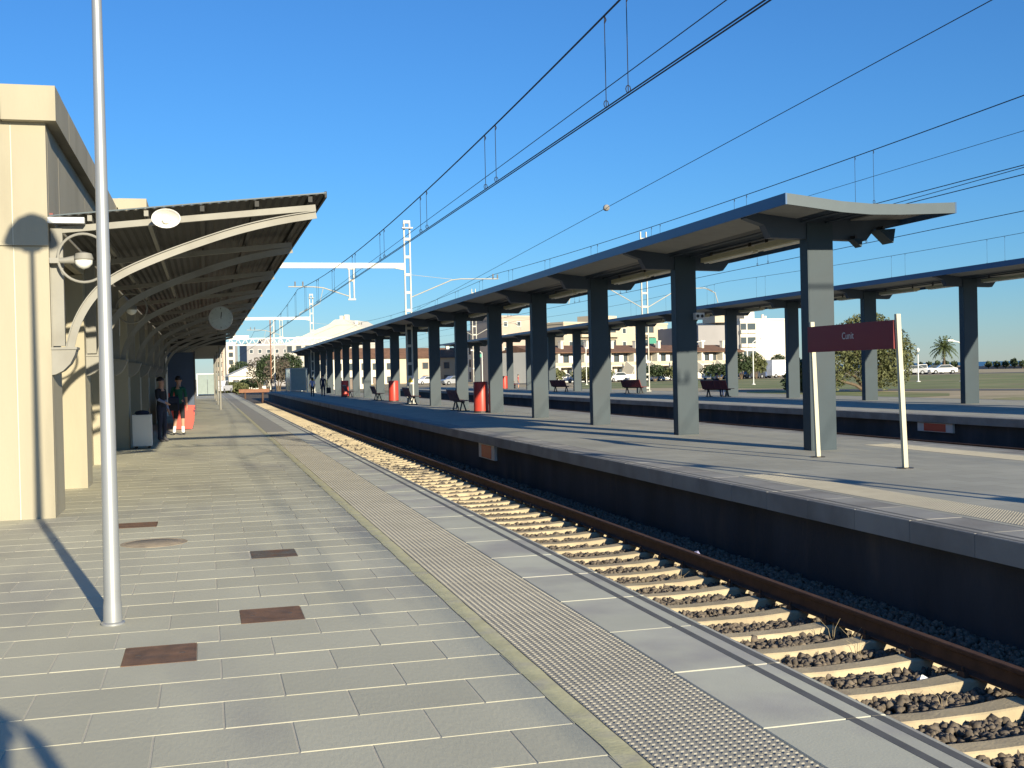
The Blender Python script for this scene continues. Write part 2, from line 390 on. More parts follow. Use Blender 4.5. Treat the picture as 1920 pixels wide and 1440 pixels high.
# ------------------------------------------------------------------ tracks
RAILTOP = -.67; SL = -.862
def rail_prof(xc):
    p = [(-.07, 0), (.07, 0), (.07, .012), (.016, .03), (.011, .045), (.011, .125), (.035, .138), (.036, .165), (.030, .172)]
    p = p + [(-a, b) for a, b in p[::-1][:-1] if (a, b) != (-.07, 0)]
    p = [(-.07, 0), (.07, 0), (.07, .012), (.016, .03), (.011, .045), (.011, .125), (.035, .138), (.036, .165), (.03, .172), (-.03, .172), (-.036, .165), (-.035, .138), (-.011, .125), (-.011, .045), (-.016, .03), (-.07, .012)]
    return [(xc+a, SL+.02+b) for a, b in p]
def sleeper_mesh():
    mb = MB(); xs = [-1.3, -1.28, -.95, -.72, -.4, 0, .4, .72, .95, 1.28, 1.3]
    zt = [-.035, -.012, 0, 0, -.022, -.03, -.022, 0, 0, -.012, -.035]; hw = [.10, .115, .12, .115, .095, .09, .095, .115, .12, .115, .10]
    vs = []
    for x, z, w in zip(xs, zt, hw): vs += [(x, -w-.03, -.2), (x, -w, z-.012), (x, -w+.012, z), (x, w-.012, z), (x, w, z-.012), (x, w+.03, -.2)]
    n = len(xs); fs = [(i*6+j, (i+1)*6+j, (i+1)*6+j+1, i*6+j+1) for i in range(n-1) for j in range(5)] + [tuple(range(6)), tuple(range((n-1)*6, n*6))[::-1]]
    mb.add(vs, fs); return mb.mesh('sleeper', 'sleeper')
SLM = sleeper_mesh()
clip = MB()
clip.box((0, 0, .02), (.05, .10, .045), taper=.7); clip.tube([(0, 0, .03), (0, 0, .075)], .012, 6)
CLM = clip.mesh('rail_clip', 'rail')
def track(xc, ya, yb, sa, ns, label):
    t = thing('railway_track', label, 'track', (xc, 0, 0))
    for sx in (-.8665, .8665):
        MB().prism(rail_prof(sx), 1, ya, yb).build('rail', 'rail', t, True)
    for i in range(ns):
        s = ob('sleeper', SLM, t, (rnd.uniform(-.015, .015), sa+i*.668, SL+rnd.uniform(-.006, .006)), rnd.uniform(-.008, .008))
        if 8 <= i < 34 and xc < 6:
            for sx in (-.8665, .8665):
                for d in (-.095, .095): ob('rail_clip', CLM, s, (sx+d, 0, 0))
    return t
track(4.80, -14, 118, 7.62-.668*8, 165, 'rusty rails on concrete sleepers between the station platform and the island platform')
track(15.45, -14, 118, 8, 90, 'rails in shade running along the far side of the island platform')
track(19.2, -14, 118, 8, 90, 'rails running along the dark wall of the second island platform')
for xa, xb in ((2.7, 6.95), (13.5, 21.1)):
    m = MB(); m.b2((xa, -14, -1.3), (xb, 134, -.985)); struct('track_bed', m, 'ballast_bed')
sheet('track_bed_end', [(2.0, 134), (22, 134), (20, 420), (6, 420)], -1.0, 'ballast_bed')

def stones(name, n, xa, xb, ya, yb, z, r0, r1, seed, xc=None):
    g = np.random.default_rng(seed); phi = (1+5**.5)/2
    iv = np.array([(-1, phi, 0), (1, phi, 0), (-1, -phi, 0), (1, -phi, 0), (0, -1, phi), (0, 1, phi), (0, -1, -phi), (0, 1, -phi), (phi, 0, -1), (phi, 0, 1), (-phi, 0, -1), (-phi, 0, 1)])/1.902
    it = np.array([(0, 11, 5), (0, 5, 1), (0, 1, 7), (0, 7, 10), (0, 10, 11), (1, 5, 9), (5, 11, 4), (11, 10, 2), (10, 7, 6), (7, 1, 8), (3, 9, 4), (3, 4, 2), (3, 2, 6), (3, 6, 8), (3, 8, 9), (4, 9, 5), (2, 4, 11), (6, 2, 10), (8, 6, 7), (9, 8, 1)])
    c = np.stack([g.uniform(xa, xb, n), g.uniform(ya, yb, n), z+g.uniform(-.03, .025, n)], 1)
    r = g.uniform(r0, r1, n)
    v = iv[None]*(1+g.uniform(-.38, .3, (n, 12, 1)))*r[:, None, None]*g.uniform(.7, 1.25, (n, 1, 3)) + c[:, None]
    f = (it[None]+12*np.arange(n)[:, None, None]).reshape(-1, 3)
    me = bpy.data.meshes.new(name); me.vertices.add(n*12); me.vertices.foreach_set('co', v.reshape(-1).astype(np.float32))
    me.loops.add(len(f)*3); me.loops.foreach_set('vertex_index', f.reshape(-1).astype(np.int32))
    me.polygons.add(len(f)); me.polygons.foreach_set('loop_start', np.arange(0, len(f)*3, 3, dtype=np.int32))
    me.update(calc_edges=True); me.materials.append(M['stone'])
    o = bpy.data.objects.new(name, me); COL.objects.link(o); return o
tag(stones('ballast', 46000, 3.0, 6.75, 4.5, 22, -.955, .022, .042, 1), 'dark crushed stone ballast between the sleepers', 'ballast', kind='stuff')
tag(stones('ballast', 16000, 3.0, 6.75, 22, 60, -.955, .035, .06, 2), 'dark crushed stone ballast farther along the track', 'ballast', kind='stuff')
tag(stones('ballast', 9000, 14.0, 20.9, 10, 45, -.97, .04, .07, 3), 'dark ballast beside the second island platform', 'ballast', kind='stuff')
# litter and dry stalks in the track
lm = MB(); lm.add([(-.05, -.03, 0), (.05, -.02, .02), (.04, .04, .035), (-.03, .03, .01), (0, 0, .05)], [(0, 1, 4), (1, 2, 4), (2, 3, 4), (3, 0, 4), (3, 2, 1, 0)])
for i, (x, y, z, lb) in enumerate(((5.32, 7.77, -.885, 'crumpled scrap of white paper lying on a sleeper near the platform edge'), (5.75, 12.9, -.69, 'small pale blue scrap lying beside the rail in the shade'), (3.9, 16.5, -.95, 'white crumpled paper on the sunlit ballast'))):
    tag(lm.build('litter', 'litter' if i != 1 else 'cloth_lilac', None, loc=(x, y, z-.02), rz=i*1.3), lb, 'litter')

for i, (x, y, h) in enumerate(((5.45, 9.3, .30), (5.5, 9.05, .26), (5.4, 8.8, .22), (5.72, 8.3, .24), (5.3, 12.4, .25), (4.5, 8.6, .2), (5.1, 7.2, .22), (4.2, 10.8, .2))):
    m = MB(); a = rnd.uniform(0, 6.28)
    for k in range(3):
        h_ = h*.65; b = a+k*1.9; m.tube([(0, 0, -.06), (.04*math.cos(b), .04*math.sin(b), h_*.6), (.12*math.cos(b), .12*math.sin(b), h_)], [.003, .002, .001], 4)
    tag(m.build('dry_weed', 'sand', None, loc=(x, y, -.95)), 'thin dry weed stalks growing in the ballast near the rail', 'weed', 'dry weeds in the ballast')
# ------------------------------------------------------------------ station building
def wp(mb, name, m, parent, smooth=False):
    """a part whose mesh is given in world coordinates"""
    o = mb.build(name, m, parent, smooth)
    if parent.parent is None and parent.data is None: o.location = -Vector(parent.location)
    return o
def station():
    B = thing('station_building', 'sand coloured concrete station building with a projecting parapet', 'building', (-5, 14.15, 0))
    w = MB(); w.b2((-12, 14.20, -.1), (-1.75, 15.1, 4.54)); w.b2((-12, 15.1, -.1), (-2.05, 60, 4.54)); w.b2((-2.1, 15.1, 3.56), (-1.76, 60, 4.535)); wp(w, 'wall', 'concrete_warm', B)
    # front cladding panels and their light joints
    xs = [-1.70, -2.075, -3.02, -3.97, -4.92, -5.87, -6.82, -7.77, -8.7]
    for a, b in zip(xs, xs[1:]):
        c, d = b+.007, a-.007
        if a == xs[0]: d = a
        p = MB(); p.b2((c, 14.15, 0), (d, 14.25, 3.135)); wp(p, 'panel', 'concrete_warm', B)
        p = MB(); p.b2((c, 14.125, 3.142), (d, 14.25, 4.55)); wp(p, 'panel', 'concrete_warm', B)
        s = MB(); s.b2((b-.006, 14.156, 0), (b+.006, 14.22, 3.13)); s.b2((b-.006, 14.131, 3.145), (b+.006, 14.22, 4.54)); wp(s, 'joint_sealant', 'sealant', B)
    # side panels above the canopy
    ys = [14.26, 15.3, 18.6, 21.9, 25.2, 28.5, 33, 38, 43, 48, 54, 60]
    for a, b in zip(ys, ys[1:]):
        p = MB(); p.b2((-1.80, a+.008, 3.145), (-1.70, b-.008, 4.549)); wp(p, 'panel', 'concrete_warm', B)
    p = MB(); p.b2((-1.80, 14.26, 0), (-1.70, 15.1, 3.137)); wp(p, 'corner_pier', 'concrete_warm', B)
    # parapet cap, in lengths
    c = [-1.57, -2.16, -4.1, -6.1, -8.1, -12]
    for a, b in zip(c, c[1:]):
        p = MB(); p.b2((b+.006, 14.0, 4.552), (a if a == -1.57 else a-.006, 14.6, 4.95)); wp(p, 'parapet', 'concrete_warm', B)
    cy = [14.606, 15.4, 18.6, 21.9, 25.2, 28.5, 33, 38, 43, 48, 54, 60]
    for a, b in zip(cy, cy[1:]):
        p = MB(); p.b2((-2.0, a+.006, 4.553), (-1.572, b-.006, 4.948)); wp(p, 'parapet', 'concrete_warm', B)
    p = MB(); p.b2((-12, 14.3, 4.5), (-1.9, 60, 4.62)); wp(p, 'roof', 'stucco_grey', B)
    p = MB(); p.b2((-1.55, 23.6, 4.40), (-1.02, 26.2, 5.13)); p.b2((-1.9, 23.603, 4.95), (-1.5, 26.197, 5.126)); wp(p, 'roof_block', 'concrete_warm', B)
    # piers along the platform
    for k in range(9):
        a = 17.95+4.9*k
        p = MB(); p.b2((-2.1, a, 0), (-1.70, a+.75, 3.14)); wp(p, 'pier', 'concrete_warm', B)
    # openings between the piers
    for k in range(8):
        a = 18.95+4.9*k
        kind = k % 3
        if kind == 0:
            p = MB(); p.b2((-2.06, a+.6, 0), (-2.02, a+2.9, 2.35)); d = wp(p, 'door', 'door_grey', B)
            q = MB(); q.b2((-2.03, a+.75, 1.0), (-2.012, a+1.65, 2.2)); q.b2((-2.03, a+1.85, 1.0), (-2.012, a+2.75, 2.2)); wp(q, 'pane', 'glass_dark', d)
            q = MB(); q.b2((-2.03, a+1.68, .95), (-1.98, a+1.71, 1.25)); wp(q, 'handle', 'dark_metal', d)
        else:
            p = MB(); p.b2((-2.06, a+.5, .9), (-2.025, a+3.1, 2.4)); d = wp(p, 'window', 'white_paint', B)
            for i in range(3):
                q = MB(); q.b2((-2.04, a+.56+i*.85, .97), (-2.015, a+1.33+i*.85, 2.33)); wp(q, 'pane', 'glass_dark', d)
            q = MB(); q.b2((-2.06, a+.4, .82), (-1.95, a+3.2, .895)); wp(q, 'sill', 'sealant', d)
    q = MB(); q.tube([(-1.77, 15.25, 3.5), (-1.77, 15.25, .02)], .035, 8); wp(q, 'downpipe', 'dark_metal', B)
    q = MB(); q.prism([(14.3, 3.50), (15.9, 3.56), (15.9, 3.60), (14.3, 3.54)], 0, -1.70, -1.66); wp(q, 'flashing', 'red_dark', B)
    return B
station()

# arched canopy along the station
def station_canopy():
    C = thing('station_canopy', 'dark sheet canopy on arched grey steel brackets along the station wall', 'canopy', (-1.7, 14.2, 0))
    zr = lambda x: 3.475+(x+1.63)*(3.795-3.475)/3.11
    y0c, y1c = 14.17, 58.
    # corrugated sheet
    m = MB(); n = 110; xs = [-1.66+i*(3.142/n) for i in range(n+1)]; vs = []
    for x_ in xs: pass
    prof = []; N = 60
    for i in range(N+1):
        x = -1.68+i*3.162/N; prof.append((x, zr(x)+(.012 if i % 2 else -.004)))
    poly = prof + [(x, z+.012) for x, z in prof[::-1]]
    vs = [(x, y, z) for y in (y0c, y1c) for x, z in poly]; k = len(poly); fs = []
    for i in range(k): fs.append((i, (i+1) % k, k+(i+1) % k, k+i))
    for i in range(N): fs += [(i, i+1, 2*N-i, 2*N+1-i), (k+i, k+i+1, k+2*N-i, k+2*N+1-i)]
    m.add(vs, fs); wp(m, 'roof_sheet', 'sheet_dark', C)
    e = MB(); e.b2((1.474, y0c-.006, 3.755), (1.500, y1c, 3.83)); wp(e, 'edge_gutter', 'sheet_dark', C)
    e = MB(); e.prism([(-1.69, 3.497), (1.49, 3.82), (1.49, 3.805), (-1.69, 3.482)], 1, y0c-.012, y0c-.002); wp(e, 'verge_trim', 'canopy_front', C)
    g = MB(); g.b2((-1.70, 14.10, 3.40), (-1.30, 14.24, 3.468)); wp(g, 'gutter_end', 'galv', C)
    # purlins along the platform
    for x in (-1.25, -.62, .02, .66, 1.30):
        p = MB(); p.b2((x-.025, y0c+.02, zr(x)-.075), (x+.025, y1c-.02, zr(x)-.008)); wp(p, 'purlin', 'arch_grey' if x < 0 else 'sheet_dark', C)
    # arched brackets
    pts = [(-1.56, 1.97), (-1.50, 2.22), (-1.38, 2.47), (-1.20, 2.70), (-.95, 2.88), (-.48, 3.09), (0, 3.27), (.45, 3.42), (.95, 3.54), (1.37, 3.61)]
    def sm(ps):
        for _ in range(2):
            q = [ps[0]]
            for a, b in zip(ps, ps[1:]): q += [(a[0]*.75+b[0]*.25, a[1]*.75+b[1]*.25), (a[0]*.25+b[0]*.75, a[1]*.25+b[1]*.75)]
            q.append(ps[-1]); ps = q
        return ps
    arc = sm(pts)
    def web(ps, d, y, t):
        """strip of depth d below a polyline, thickness t in Y"""
        m = MB(); n = len(ps); lo = []
        for i, p in enumerate(ps):
            a, b = ps[max(i-1, 0)], ps[min(i+1, n-1)]; dx, dz = b[0]-a[0], b[1]-a[1]; l = math.hypot(dx, dz); lo.append((p[0]+dz/l*d, p[1]-dx/l*d))
        vs = [(x, yy, z) for yy in (y-t/2, y+t/2) for x, z in list(ps)+lo]
        fs = []
        for i in range(n-1):
            fs += [(i, i+1, n+i+1, n+i), (2*n+i, 2*n+i+1, 3*n+i+1, 3*n+i), (i, i+1, 2*n+i+1, 2*n+i), (n+i, n+i+1, 3*n+i+1, 3*n+i)]
        fs += [(0, n, 3*n, 2*n), (n-1, 2*n-1, 4*n-1, 3*n-1)]
        m.add(vs, fs); return m
    first = None
    for k in range(10):
        y = 14.30 if k == 0 else 18.3+4.9*(k-1)
        loc = Vector((-1.7, 14.2, 0))
        if first is None:
            root = thing('bracket', None, None); 
            del root
            first = {}
            first['arch'] = web(arc, .095, 0, .014)
            fl = web(arc, .012, 0, .075); first['flange'] = fl
            ch = MB(); ch.bar((-1.64, 0, 3.335), (1.37, 0, 3.645), .07, .075); first['chord'] = ch
            po = MB(); po.b2((-1.69, -.045, 1.99), (-1.56, .045, 3.36)); po.b2((-1.70, -.06, 1.97), (-1.69, .06, 3.2)); first['post'] = po
            pl = MB(); pl.b2((-1.70, -.16, 1.945), (-1.42, .16, 1.972)); first['seat_plate'] = pl
            cb = MB(); cb.prism([(-1.72, 1.945), (-1.43, 1.945), (-1.45, 1.88), (-1.50, 1.78), (-1.58, 1.70), (-1.66, 1.66), (-1.72, 1.65)], 1, -.14, .14); first['corbel'] = cb
            bo = MB()
            for x in (-1.25, -.62, .02, .66, 1.30): bo.b2((x-.012, -.012, zr(x)-.16), (x+.012, .012, zr(x)-.06)); bo.b2((x-.03, -.03, zr(x)-.15), (x+.03, .03, zr(x)-.125))
            first['bolt'] = bo
            mats = dict(arch='arch_grey', flange='arch_grey', chord='arch_grey', post='arch_grey', seat_plate='arch_grey', corbel='arch_grey', bolt='dark_metal')
            first = {n_: m_.mesh(n_, mats[n_]) for n_, m_ in first.items()}
        a = ob('arched_bracket', first['arch'], C, Vector((0, y, 0))-loc)
        for n_ in ('flange', 'chord', 'post', 'seat_plate', 'corbel', 'bolt'): ob(n_, first[n_], a)
    # narrower roof continuing over the far end
    q = MB(); q.b2((-2.0, 57.9, 3.20), (1.05, 96, 3.80)); wp(q, 'far_roof', 'sheet_dark', C)
    for y in (60, 72, 84, 95):
        q = MB(); q.tube([(.75, y, 0), (.75, y, 3.25)], .05, 8); wp(q, 'far_post', 'arch_grey', C)
    return C
station_canopy()

def far_wall():
    o = thing('annex_building', 'low cream annex wall continuing beyond the arched canopy', 'building', (-5, 60.2, 0))
    m = MB(); m.b2((-12, 60.05, -.1), (-2.1, 96, 3.6)); wp(m, 'wall', 'concrete_warm', o)
    for k in range(6):
        m = MB(); m.b2((-2.12, 63+k*5, .9), (-2.07, 65.4+k*5, 2.3)); wp(m, 'window', 'glass_dark', o)
far_wall()

# lamp post with its shade
def lamp_post():
    L = thing('lamp_post', 'tall tapered silver metal lamp post standing on the near paving', 'lamp post', (-.61, 7.8, 0))
    m = MB(); m.tube([(0, 0, 0), (0, 0, .12), (0, 0, .16), (0, 0, 4.0), (0, 0, 5.06)], [.060, .058, .053, .031, .026], 20); m.build('pole', 'galv', L, True)
    m = MB(); m.lathe([(.075, 0), (.075, .012), (.062, .02)], (0, 0, 0), 20); m.build('base_collar', 'galv', L, True)
    m = MB(); m.lathe([(.30, 5.02), (.295, 5.05), (.24, 5.18), (.15, 5.28), (.05, 5.33)], (0, 0, 0), 24); m.build('lamp_shade', 'galv', L, True)
    m = MB(); m.lathe([(.10, 4.93), (.13, 4.98), (.11, 5.03)], (0, 0, 0), 16); m.build('lamp_bulb', 'lamp_bulb', L, True)
lamp_post()

# hoop lamp, loudspeaker, clock on the canopy
def hoop_lamp(x, y, z, label, r=.28):
    t = thing('hoop_lamp', label, 'lamp', (x, y, z))
    m = MB(); m.tube([(r*math.cos(a*math.pi/18), 0, r*math.sin(a*math.pi/18)) for a in range(37)], .016, 8, False); m.build('hoop', 'arch_grey', t, True)
    m = MB(); m.tube([(-.36, .03, -.03), (-.2, 0, -.03), (-.1, 0, -.02)], [.03, .035, .05], 10); m.b2((-.37, -.02, -.06), (-.27, .24, 0)); m.build('arm', 'arch_grey', t, True)
    m = MB(); m.lathe([(.02, .08), (.09, .06), (.11, 0), (.10, -.02)], (0, 0, -.01), 16); m.build('cap', 'arch_grey', t, True)
    m = MB(); m.lathe([(.10, -.02), (.095, -.06), (.06, -.10), (.01, -.12)], (0, 0, -.01), 16); m.build('globe', 'lamp_bulb', t, True)
hoop_lamp(-1.32, 14.12, 3.0, 'round hoop lamp with a glass globe on the nearest canopy bracket')
hoop_lamp(-1.32, 23.05, 2.95, 'round hoop lamp in the shade under the canopy, on the third bracket')

def speaker():
    t = thing('loudspeaker', 'white oval horn loudspeaker mounted on the front arch of the canopy', 'loudspeaker', (-.39, 14.12, 3.45))
    m = MB(); m.lathe([(.16, -.15), (.172, -.155), (.175, -.14), (.15, -.06), (.09, .02), (.06, .10), (.05, .15)], (0, 0, 0), 24, axis=1)
    m.v = [(x*.95, y, z*.66) for x, y, z in m.v]; m.f = [f for f in m.f if len(f) < 10 or f[0] > 30]; m.build('horn', 'white_paint', t, True)
    m = MB(); m.lathe([(.158, -.152), (.09, -.03), (.05, .0)], (0, 0, 0), 24, axis=1); m.v = [(x*.95, y, z*.66) for x, y, z in m.v]; m.f = m.f[:-2]; m.build('throat', 'white_paint', t, True)
    m = MB(); m.lathe([(.045, -.02), (.045, -.09), (.02, -.11)], (0, 0, 0), 14, axis=1); m.build('driver', 'lamp_bulb', t, True)
    m = MB(); m.b2((-.04, .08, -.06), (.04, .20, .04)); m.build('mount', 'arch_grey', t)
speaker()

def clock():
    t = thing('station_clock', 'round station clock with pale face hanging under the canopy', 'clock', (.43, 30, 3.10))
    m = MB(); m.lathe([(.28, -.09), (.30, -.09), (.30, .09), (.28, .09)], (0, 0, 0), 32, axis=1); m.build('case', 'galv', t, True)
    for s in (-1, 1):
        m = MB(); m.lathe([(.279, s*.085), (.279, s*.092)], (0, 0, 0), 32, axis=1); f = m.build('clock_face', 'clock_face', t)
        k = MB()
        for h in range(12):
            a = h*math.pi/6; r0, r1 = .22, .26
            k.bar((r0*math.sin(a), s*.094, r0*math.cos(a)), (r1*math.sin(a), s*.094, r1*math.cos(a)), .015, .004)
        k.build('hour_mark', 'black', f)
        k = MB(); k.bar((0, s*.096, -.02), (.02, s*.096, .15), .018, .004); k.build('hour_hand', 'black', f)
        k = MB(); k.bar((.05, s*.098, .02), (-.21, s*.098, -.08), .018, .004); k.build('minute_hand', 'white_paint', f)
    m = MB(); m.tube([(0, 0, .28), (0, 0, .60)], .022, 8); m.b2((-.05, -.05, .50), (.05, .05, .53)); m.build('hanger', 'arch_grey', t)
clock()
o = thing('strip_light', 'white strip light sticking out from the edge of the station canopy', 'light', (1.6, 57.9, 3.6))
MB().b2((-.25, -.06, -.02), (.55, .06, .06)).build('housing', 'white_paint', o); MB().b2((-.2, -.04, -.055), (.5, .04, -.018)).build('tube', 'lamp_bulb', o)
MB().b2((-.24, -.03, .05), (-.1, .03, .2)).build('bracket', 'dark_metal', o)
for i, (y, z, lb) in enumerate(((19.2, 2.72, 'small grey wall unit under the canopy beyond the second pier'), (25.0, 2.55, 'pale box on the wall beneath the canopy above the white cabinet'))):
    o = thing('air_conditioner', lb, 'air conditioner', (-1.92, y+1.0, z))
    MB().b2((-.14, -.4, 0), (.16, .4, .5)).build('case', 'sign_white', o); MB().lathe([(.17, .161), (.17, .166), (.02, .168)], (0, 0, .25), 16, axis=0).build('fan_grille', 'dark_metal', o)
    MB().b2((-.14, -.35, -.05), (.14, -.3, .0)).build('shelf_bracket', 'dark_metal', o); MB().b2((-.14, .3, -.05), (.14, .35, .0)).build('shelf_bracket', 'dark_metal', o)

# white cabinet by the wall
def cabinet():
    t = thing('cabinet', 'white metal cabinet on short feet against the station wall', 'cabinet', (-1.42, 27.85, 0))
    m = MB(); m.bevbox((0, 0, .42), (.42, .40, .72), .01); m.build('body', 'white_paint', t)
    for x in (-.15, .15):
        for y in (-.14, .14): MB().b2((x-.03, y-.03, 0), (x+.03, y+.03, .07)).build('foot', 'dark_metal', t)
    MB().b2((-.18, -.205, .12), (.18, -.199, .40)).build('door', 'white_paint', t); MB().b2((-.18, -.205, .43), (.18, -.199, .74)).build('door', 'white_paint', t)
    m = MB(); m.lathe([(.13, 0), (.17, .03), (.14, .08), (.05, .10)], (0, 0, .777), 14); o = m.build('bag', 'cloth_navy', None, True, loc=(-1.42, 27.85, 0)); tag(o, 'dark soft bag lying on top of the white cabinet', 'bag')
cabinet()

# blue panel kiosk and glass shelter at the far end of the platform
o = thing('notice_panel', 'tall dark blue panel with white side standing under the canopy', 'panel', (-1.0, 52, 0))
MB().b2((-.55, -.1, .35), (.55, .1, 2.75)).build('board', 'blue_panel', o); MB().b2((-.63, -.13, 0), (-.55, .13, 2.8)).build('post', 'white_paint', o); MB().b2((.55, -.13, 0), (.61, .13, 2.8)).build('post', 'dark_metal', o)
def glass_shelter(x0, x1, ya, yb, h, label):
    t = thing('glass_shelter', label, 'shelter', ((x0+x1)/2, ya, 0))
    for x in (x0, x1):
        for y in (ya, yb): wp(MB().b2((x-.05, y-.05, 0), (x+.05, y+.05, h)), 'post', 'galv', t)
    n = max(1, round((x1-x0)/1.2))
    for i in range(n):
        a = x0+.06+(x1-x0-.12)*i/n; b = x0+.06+(x1-x0-.12)*(i+1)/n-.04
        wp(MB().b2((a, ya-.01, .15), (b, ya+.01, h-.1)), 'pane', 'glass_pale', t)
    for i in range(3):
        a = ya+.06+(yb-ya-.12)*i/3; b = ya+.06+(yb-ya-.12)*(i+1)/3-.04
        for x in (x0, x1): wp(MB().b2((x-.01, a, .15), (x+.01, b, h-.1)), 'pane', 'glass_pale', t)
    wp(MB().b2((x0-.06, ya-.06, h-.1), (x1+.06, yb+.06, h)), 'top_rail', 'galv', t)
glass_shelter(-.7, 1.2, 112, 118, 2.1, 'glass stair enclosure at the far end of the station platform')
glass_shelter(8.6, 10.3, 121, 128, 2.5, 'glass shelter at the far end of the island platform')
# ------------------------------------------------------------------ island canopies
def island_canopy(name, label, xc, yf, ye, dz, ys, colw=.52):
    C = thing(name, label, 'canopy', (xc, yf, 0)); X = lambda x: xc-10.96+x
    top = [(9.47, 4.454), (9.9, 4.405), (10.5, 4.335), (11.05, 4.302), (11.6, 4.306), (12.2, 4.328), (12.71, 4.35)]
    top = [(X(x), z+dz) for x, z in top]; n = len(top)
    m = MB(); m.prism(top + [(x, z-.05) for x, z in top[::-1]], 1, yf+.02, ye-.02); wp(m, 'roof', 'canopy_steel', C)
    # fascias
    m = MB(); m.prism(top + [(x, z-.185) for x, z in top[::-1]], 1, yf-.015, yf+.018); wp(m, 'front_fascia', 'canopy_front', C)
    for i, s in ((0, -1), (n-1, 1)):
        x, z = top[i]; m = MB(); m.b2((min(x, x+s*.03), yf-.016, z-.187), (max(x, x+s*.03), ye, z+.004)); wp(m, 'side_fascia', 'fascia_sky_tint', C)
    # soffit panels, one row each side per bay
    bays = [yf+.03]+[y+.14 for y in ys]
    for j in range(len(ys)):
        a = (bays[j]+.06) if j else yf+.04; b = ys[j]+.02
        if b-a < .3: continue
        for i0, i1 in ((0, 2), (4, 6)):
            p = top[i0:i1+1]; m = MB()
            xs0 = .035 if i0 == 0 else 0; 
            q = [(x, z-.058) for x, z in p] + [(x, z-.085) for x, z in p[::-1]]
            m.prism(q, 1, a, b); wp(m, 'soffit_panel', 'soffit', C)
    # columns with their brackets
    zt = 3.87+dz
    cm = MB(); cm.b2((-colw/2, 0, 0), (colw/2, .28, zt+.3)); cm.b2((-colw/2+.02, -.004, .02), (colw/2-.02, .0, zt)); cm = cm.mesh('column', 'column_steel')
    bm_ = MB(); zz = dz; bm_.prism([(-1.46, 4.25+zz), (-1.10, 4.13+zz), (-.98, 3.90+zz), (.98, 3.86+zz), (1.16, 4.08+zz), (1.70, 4.19+zz), (1.70, 4.25+zz), (0, 4.26+zz), (-.5, 4.28+zz), (-1.46, 4.38+zz)], 1, .035, .245); bm_ = bm_.mesh('bracket', 'canopy_steel')
    bp = MB(); bp.b2((-colw/2-.03, -.03, -.01), (colw/2+.03, .31, .012)); bp = bp.mesh('base_plate', 'dark_metal')
    for y in ys:
        o = ob('column', cm, C, (0, y-yf, 0)); ob('bracket', bm_, o)
    # lamp housings under the valley
    lm = MB(); lm.b2((-.14, -1.25, -.10), (.14, 1.25, 0)); lm = lm.mesh('lamp_housing', 'lamp_housing')
    hm = MB(); hm.b2((-.02, -1.0, 0), (.02, -.94, .14)); hm.b2((-.02, .94, 0), (.02, 1.0, .14)); hm = hm.mesh('hanger', 'dark_metal')
    tm = MB()
    for x in (-.06, .06): tm.tube([(x, -1.2, -.115), (x, 1.2, -.115)], .018, 8)
    tm = tm.mesh('lamp_tube', 'lamp_bulb')
    for y in ys[:14]:
        for s in (-1.5, 1.9):
            if y+s-1.3 < yf: continue
            o = ob('lamp_housing', lm, C, (.42, y+s-yf, 4.12+dz)); ob('hanger', hm, o); ob('lamp_tube', tm, o)
    m = MB()
    for x in (-.35, .15): m.tube([(xc+x, yf+.3, 4.19+dz), (xc+x, ye-1, 4.19+dz)], .02, 6)
    wp(m, 'cable_tray', 'canopy_steel', C)
    return C
P1Y = [18.87+6.1*i for i in range(19)]
island_canopy('platform_canopy', 'long blue grey steel canopy with wide columns on the island platform', 10.96, 17.35, 131, 0, P1Y)
P2Y = [37+6.7*(i-4) for i in range(18)]
island_canopy('platform_canopy', 'second blue grey canopy on the far island platform', 27.72, 8.6, 131, .5, P2Y, .6)

# small speakers under the nearest bracket
for i, (x, lb) in enumerate(((11.62, 'small grey loudspeaker hanging under the front bracket close to the column'), (12.2, 'larger grey box loudspeaker at the outer end of the front bracket'))):
    o = thing('box_speaker', lb, 'loudspeaker', (x, 18.75, 3.86 if i == 0 else 4.03))
    k = .75 if i == 0 else 1.25
    m = MB(); m.add([(x_*k, y_*k, z_*k) for x_, y_, z_ in ((-.14, -.10, .0), (.14, -.10, .02), (.14, .15, .02), (-.14, .15, 0), (-.10, -.14, -.05), (.05, -.18, -.20), (.05, .10, -.20), (-.10, .12, -.05))], [(3, 2, 1, 0), (4, 5, 6, 7), (0, 1, 5, 4), (1, 2, 6, 5), (2, 3, 7, 6), (3, 0, 4, 7)]); m.build('case', 'column_steel', o)
    MB().b2((-.02, -.02, -.02), (.02, .2, .08)).build('mount', 'dark_metal', o)
o = thing('camera_box', 'small white twin lens unit fixed on the second canopy column', 'camera', (11.2, 24.93, 2.78))
MB().b2((-.07, -.11, -.08), (.15, .05, .08)).build('case', 'sign_white', o)
for x in (-.015, .095): MB().lathe([(.038, -.111), (.038, -.118), (.01, -.118)], (x, 0, 0), 12, axis=1).build('lens', 'black', o)

